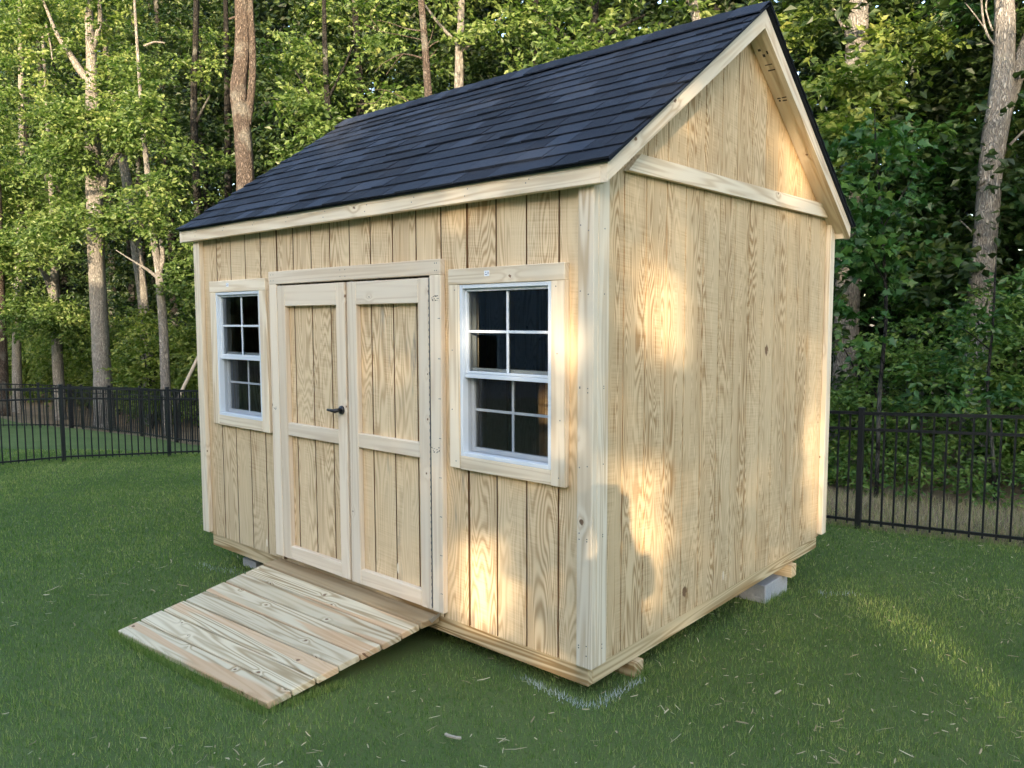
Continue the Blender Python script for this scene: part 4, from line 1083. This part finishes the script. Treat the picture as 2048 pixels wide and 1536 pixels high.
# white marking paint on the blades by the shed corners
def paint_line(pts, width, dens):
    out = []
    for (x0, y0), (x1, y1) in zip(pts, pts[1:]):
        ln_ = math.hypot(x1 - x0, y1 - y0); n = int(ln_ * dens)
        t = rg.uniform(0, 1, n)
        out.append(np.column_stack([x0 + (x1 - x0) * t, y0 + (y1 - y0) * t]) + rg.normal(0, width, (n, 2)))
    return np.vstack(out)
def paint(pts, width, dens, label):
    xy = paint_line(pts, width, dens)
    V, F = blades(xy, rg.uniform(0.018, 0.045, len(xy)), rg.uniform(0.0022, 0.004, len(xy)), 0.5, rg)
    tag(fast('painted_grass', V, F, paint_m), label, 'paint mark', kind='stuff')
paint([(-0.40, -0.03), (-0.02, -0.075), (0.06, -0.07), (0.075, 0.34)], 0.018, 480, 'white paint sprayed on the grass at the near corner of the shed')
paint([(0.14, 2.72), (0.30, 2.85), (0.34, 2.9)], 0.035, 240, 'white paint sprayed on the grass behind the far gable corner')
paint([(-3.75, -0.1), (-3.45, -0.06), (-3.2, 0.0)], 0.03, 170, 'white paint sprayed on the grass under the left front corner')

# dry grass beyond the fence on the right
n = 34000
xy = np.column_stack([rg.uniform(-4.5, 6.5, n), 5.08 + 2.3 * rg.uniform(0, 1, n) ** 1.2])
V, F = blades(xy, rg.uniform(0.04, 0.15, n), rg.uniform(0.003, 0.006, n), 0.75, rg)
tag(fast('dry_grass', V, F, dry_m, None, {'tint': np.repeat(rg.uniform(0, .8, n), 3)}), 'dry tan grass strip between the fence and the wood', 'grass', kind='stuff')
n = 9000
xy = np.column_stack([rg.uniform(-4.5, 6.5, n), 5.06 + 2.2 * rg.uniform(0, 1, n) ** 1.6])
V, F = blades(xy, rg.uniform(0.04, 0.17, n), rg.uniform(0.003, 0.006, n), 0.6, rg)
tag(fast('green_weeds', V, F, grass_m, None, {'tint': np.repeat(rg.uniform(0.3, 1, n), 3)}), 'thin green weeds along the foot of the fence at right', 'weeds', kind='stuff')

# scrap of wood on the turf in front
sx, sy, _ = at(905, 1480, 3.1)
q = CAM + (at(905, 1480, 1.0) - CAM) * ((float(gz(0.2, -0.4)) + 0.03 - CAM[2]) / (at(905, 1480, 1.0) - CAM)[2])
bm = bmesh.new()
for i, (dx, dy, ll, an) in enumerate(((0, 0, .045, .5), (.025, .010, .025, .9), (-.028, -.006, .02, .1))):
    M = Matrix.Translation((q[0] + dx, q[1] + dy, float(gz(q[0], q[1])) + 0.032)) @ Matrix.Rotation(an, 4, 'Z') @ Matrix.Rotation(.15, 4, 'Y') @ Matrix.Diagonal((ll, .013, .007, 1))
    bmesh.ops.create_cube(bm, size=1.0, matrix=M)
tag(finish('wood_scrap', bm, dead_wood), 'pale splintered wood scrap lying on the grass in front', 'wood scrap')

# ================================================================ behind the camera: houses and trees, mostly unseen, set out to shade the lawn
def house(name, label, x0, x1, y0, y1, eave, ridge, wallcol, roofcol):
    g = float(gz((x0 + x1) / 2, y1)) - 0.1
    root = tag(empty(name, ((x0 + x1) / 2, (y0 + y1) / 2, g)), label, 'house')
    wm, rm = simple(name + '_siding', wallcol, 0.7), simple(name + '_roof', roofcol, 0.9)
    v, f = [], []
    n = int(eave / 0.18)
    for i in range(n):
        z0_, z1_ = g + i * 0.18, g + (i + 1) * 0.18 + 0.004
        k = len(v)
        for (z, o_) in ((z0_, 0.02), (z1_, 0.0)):
            v += [(x0 - o_, y0 - o_, z), (x1 + o_, y0 - o_, z), (x1 + o_, y1 + o_, z), (x0 - o_, y1 + o_, z)]
        for a in range(4): b = (a + 1) % 4; f.append((k + a, k + b, k + 4 + b, k + 4 + a))
    pyd('wall', v, f, wm, root)
    ym = (y0 + y1) / 2; ze = g + n * 0.18; zr_ = g + ridge
    for x in (x0, x1): pyd('gable', [(x, y0, ze), (x, y1, ze), (x, ym, zr_)], [(0, 1, 2)], wm, root)
    for s_ in (-1, 1):
        ye = ym + s_ * ((y1 - y0) / 2 + 0.4); zz = ze - 0.4 * (zr_ - ze) / ((y1 - y0) / 2)
        a = [(x0 - .4, ym, zr_ + .02), (x1 + .4, ym, zr_ + .02), (x1 + .4, ye, zz + .02), (x0 - .4, ye, zz + .02)]
        hexa('roof', a, [(p_[0], p_[1], p_[2] + 0.15) for p_ in a], rm, root)
    for fl in (1.0, 3.8):
        for x in np.arange(x0 + 1.6, x1 - 1.5, 3.1):
            w = box('window', x, x + 1.0, y1 + 0.0, y1 + 0.06, g + fl, g + fl + 1.5, vinyl, root, 0.01)
            box('pane', x + .08, x + .92, y1 + 0.061, y1 + 0.068, g + fl + .08, g + fl + 1.42, black_metal, w, 0)
house('house', 'grey two-storey house with lap siding facing the shed, reflected in its window', -26, -9.2, -23, -15, 5.9, 9.4, (0.30, 0.33, 0.37), (0.05, 0.05, 0.055))
house('house', 'unseen two-storey house behind the photographer shading the lawn, left of the gap', -7.5, 8.3, -23, -15, 5.9, 9.4, (0.55, 0.52, 0.46), (0.06, 0.05, 0.045))
house('house', 'unseen two-storey house behind the photographer shading the lawn, right of the gap', 18.6, 31, -23, -15, 6.2, 11.6, (0.40, 0.42, 0.40), (0.05, 0.05, 0.05))

# added unseen tree between the houses, leaves cut away along the sun patches
TAN = math.tan(SUN_EL)
def pz(pt):
    h = pt[0] * SUN_H[0] + pt[1] * SUN_H[1]
    return pt[0] * SUN_P[0] + pt[1] * SUN_P[1], pt[2] - h * TAN
GAPS = [((-.70, 0, 1.74), .12, .15), ((.02, .60, 1.86), .24, .34), ((.02, .42, .72), .22, .50), ((.02, 2.35, 2.75), .20, .36), ((.02, 2.86, .85), .11, .75), ((-.70, -.03, .36), .24, .30),
        ((-.12, -.05, 1.75), .07, .42), ((.85, 2.35, -.2), .30, .09), ((1.6, 1.35, -.12), .22, .08), ((.6, 3.4, -.25), .22, .06), ((1.1, .6, -.1), .14, .03), ((2.0, 2.2, -.13), .2, .07)]
rg = np.random.default_rng(21)
def shade_tree(name, label, h0, p0_, hr_, pr, z0, z1, n, leaf):
    c = SUN_H * h0 + SUN_P * p0_
    g = float(gz(*c))
    root = tag(empty(name, (*c, g)), label, 'tree')
    V, F = tube([(c[0], c[1], g - .2), (c[0], c[1], g + 2), (c[0] + .2, c[1], z0 + 2), (c[0], c[1] + .2, z1 - 1)], [.26, .22, .16, .04], 10, 5)
    fast('trunk', V, F, bark_oak, root, smooth=True)
    q = rg.uniform(-1, 1, (n, 3)); q = q[(np.abs(q[:, :2]) ** 3).sum(1) < 1.25]
    xyz = np.column_stack([c[0] + q[:, 0] * hr_ * SUN_H[0] + q[:, 1] * pr * SUN_P[0], c[1] + q[:, 0] * hr_ * SUN_H[1] + q[:, 1] * pr * SUN_P[1], z0 + (q[:, 2] + 1) / 2 * (z1 - z0)])
    V, F, t = sprays(xyz, 0.45, 4, 5, leaf, rg)
    cc = V.reshape(-1, 4, 3).mean(1)
    pp = cc[:, :2] @ SUN_P; ze = cc[:, 2] - (cc[:, :2] @ SUN_H) * TAN
    keep = np.ones(len(cc), bool)
    for pt, rp_, rz in GAPS:
        a, b = pz(pt)
        q2 = ((pp - a) / rp_) ** 2 + ((ze - b) / rz) ** 2
        keep &= ~(q2 < rg.uniform(0.0, 1.5, len(q2)))
    F = F[keep]
    used = F.ravel(); V = V[used]; t = t[used]
    fast('crown', V, np.arange(len(used)).reshape(-1, 4), leaf_shade_toned, root, {'tint': t})
shade_tree('added_shade_tree', 'unseen leafy tree added between the houses, crown cut open for the sun patches', 20.0, 0.65, 2.6, 2.7, 2.4, 10.5, 4600, 0.12)
shade_tree('added_shade_tree', 'unseen tall tree added behind the right-hand house to raise its shade', 27.0, 6.5, 2.5, 4.0, 8.0, 13.5, 1100, 0.25)  # added out of view to lift the shade on the right-hand trees

# added belt of unseen trees that keeps the bright horizon out of the windows
n = 1200
a = rg.uniform(math.radians(-200), math.radians(20), n); r = rg.uniform(48, 62, n)
cen = np.column_stack([r * np.cos(a), -6 + r * np.sin(a), rg.uniform(0, 1, n)]); cen[:, 2] = 9.0 * cen[:, 2] - 0.5
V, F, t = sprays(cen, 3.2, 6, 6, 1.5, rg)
tag(fast('added_horizon_trees', V, F, leaf_shade_toned, None, {'tint': t}), 'unseen distant belt of trees added to block the bright horizon', 'treeline', kind='stuff')

# ================================================================ the photographer (only the shadow and the reflection show)
def person():
    hd = np.array([0.015, 0.17, 0.80]) + SUN * 4.38
    fw = np.array([-0.62, 0.785, 0]); rt = np.array([0.785, 0.62, 0])
    g = float(gz(hd[0], hd[1]))
    top = hd[2] + 0.115 - g                      # standing height
    s = top / 1.76
    def w_(r_, f_, z_): return tuple(np.array([hd[0], hd[1], g]) + rt * r_ * s + fw * f_ * s + np.array([0, 0, z_ * s]))
    J = [((0, -.02, .98), .13), ((0, -.02, 1.18), .125), ((0, -.03, 1.36), .14), ((0, -.02, 1.46), .07), ((0, 0, 1.53), .055), ((0, .01, 1.60), .088), ((0, .01, 1.68), .092), ((0, 0, 1.735), .05)]
    E_ = [(i, i + 1) for i in range(7)]
    for sg in (-1, 1):
        k = len(J)
        J += [((sg * .17, -.02, 1.41), .062), ((sg * .19, .10, 1.20), .048), ((sg * .13, .25, 1.38), .038), ((sg * .09, .34, 1.56), .026), ((sg * .085, .37, 1.62), .036)]
        E_ += [(2, k), (k, k + 1), (k + 1, k + 2), (k + 2, k + 3), (k + 3, k + 4)]
        hk = len(J)
        for i, (dx, dz, df) in enumerate(((.035, .07, .0), (.012, .085, .01), (-.012, .085, .01), (-.034, .07, .005))):
            J += [((sg * .085 + dx, .385 + df, 1.66), .011), ((sg * .085 + dx - sg * .03, .40 + df, 1.62 + dz), .009)]
            E_ += [(k + 4, len(J) - 2), (len(J) - 2, len(J) - 1)]
        J += [((sg * .05, .36, 1.655), .012), ((sg * .035, .385, 1.69), .010)]
        E_ += [(k + 4, len(J) - 2), (len(J) - 2, len(J) - 1)]
        k = len(J)
        J += [((sg * .095, -.02, .90), .105), ((sg * .105, .01, .50), .066), ((sg * .11, -.03, .10), .045), ((sg * .115, -.03, .05), .048), ((sg * .12, .10, .035), .04), ((sg * .125, .17, .03), .03)]
        E_ += [(0, k), (k, k + 1), (k + 1, k + 2), (k + 2, k + 3), (k + 3, k + 4), (k + 4, k + 5)]
    me = bpy.data.meshes.new('person')
    me.from_pydata([w_(*j) for j, _ in J], E_, [])
    o = bpy.data.objects.new('person', me); COL.objects.link(o)
    md = o.modifiers.new('skin', 'SKIN'); md.use_smooth_shade = True
    sv = me.skin_vertices[0].data
    for i, (_, r) in enumerate(J): sv[i].radius = (r * s, r * s)
    sv[0].use_root = True
    sub = o.modifiers.new('sub', 'SUBSURF'); sub.levels = sub.render_levels = 2
    bpy.context.view_layer.update()
    m2 = bpy.data.meshes.new_from_object(o.evaluated_get(bpy.context.evaluated_depsgraph_get()))
    o.modifiers.clear(); o.data = m2
    for m_ in (simple('navy_shirt', (0.03, 0.05, 0.12), 0.8), simple('khaki_shorts', (0.25, 0.2, 0.13), 0.8), simple('skin', (0.45, 0.27, 0.19), 0.5), simple('shoes', (0.3, 0.3, 0.3), 0.6)): m2.materials.append(m_)
    org = np.array([hd[0], hd[1], g])
    for p_ in m2.polygons:
        c = np.array(p_.center) - org; z = c[2] / s; r_ = abs(c @ rt) / s; f_ = (c @ fw) / s
        p_.material_index = 3 if z < 0.10 else 1 if 0.45 < z < 0.96 else 2 if z < 0.45 or (z > 1.46 and r_ < 0.14 and f_ < .2) or f_ > 0.16 else 0
    m2.update()
    # face and hair
    def blob(nm, c, r, mat):
        bm = bmesh.new(); bmesh.ops.create_uvsphere(bm, u_segments=16, v_segments=10, radius=1.0)
        for v_ in bm.verts: v_.co = Vector(w_(c[0] + v_.co.x * r[0], c[1] + v_.co.y * r[1], c[2] + v_.co.z * r[2]))
        return finish(nm, bm, mat, o, True)
    blob('hair', (0, -.022, 1.70), (.088, .095, .075), simple('brown_hair', (0.05, 0.03, 0.02), 0.7))
    blob('nose', (0, .108, 1.625), (.013, .022, .022), bpy.data.materials['skin'])
    for sg in (-1, 1):
        blob('eye', (sg * .032, .092, 1.655), (.012, .010, .008), vinyl)
        blob('ear', (sg * .09, 0, 1.635), (.012, .022, .032), bpy.data.materials['skin'])
    blob('mouth', (0, .093, 1.585), (.024, .010, .006), simple('lips', (0.35, 0.13, 0.11), 0.5))
    tag(o, 'photographer in a navy shirt raising a phone, seen reflected in the window', 'person')
    # phone in the hands, just behind the viewpoint
    c = np.array(w_(0, .40, 1.70))
    bm = bmesh.new(); bmesh.ops.create_cube(bm, size=1.0)
    bmesh.ops.bevel(bm, geom=list(bm.edges), offset=0.02, segments=1, affect='EDGES')
    for v_ in bm.verts:
        q = c + rt * v_.co.x * 0.15 + fw * v_.co.y * 0.008 + np.array([0, 0, 1]) * v_.co.z * 0.073; v_.co = Vector(q)
    tag(finish('phone', bm, black_metal), 'black phone held up in both hands', 'phone')
person()
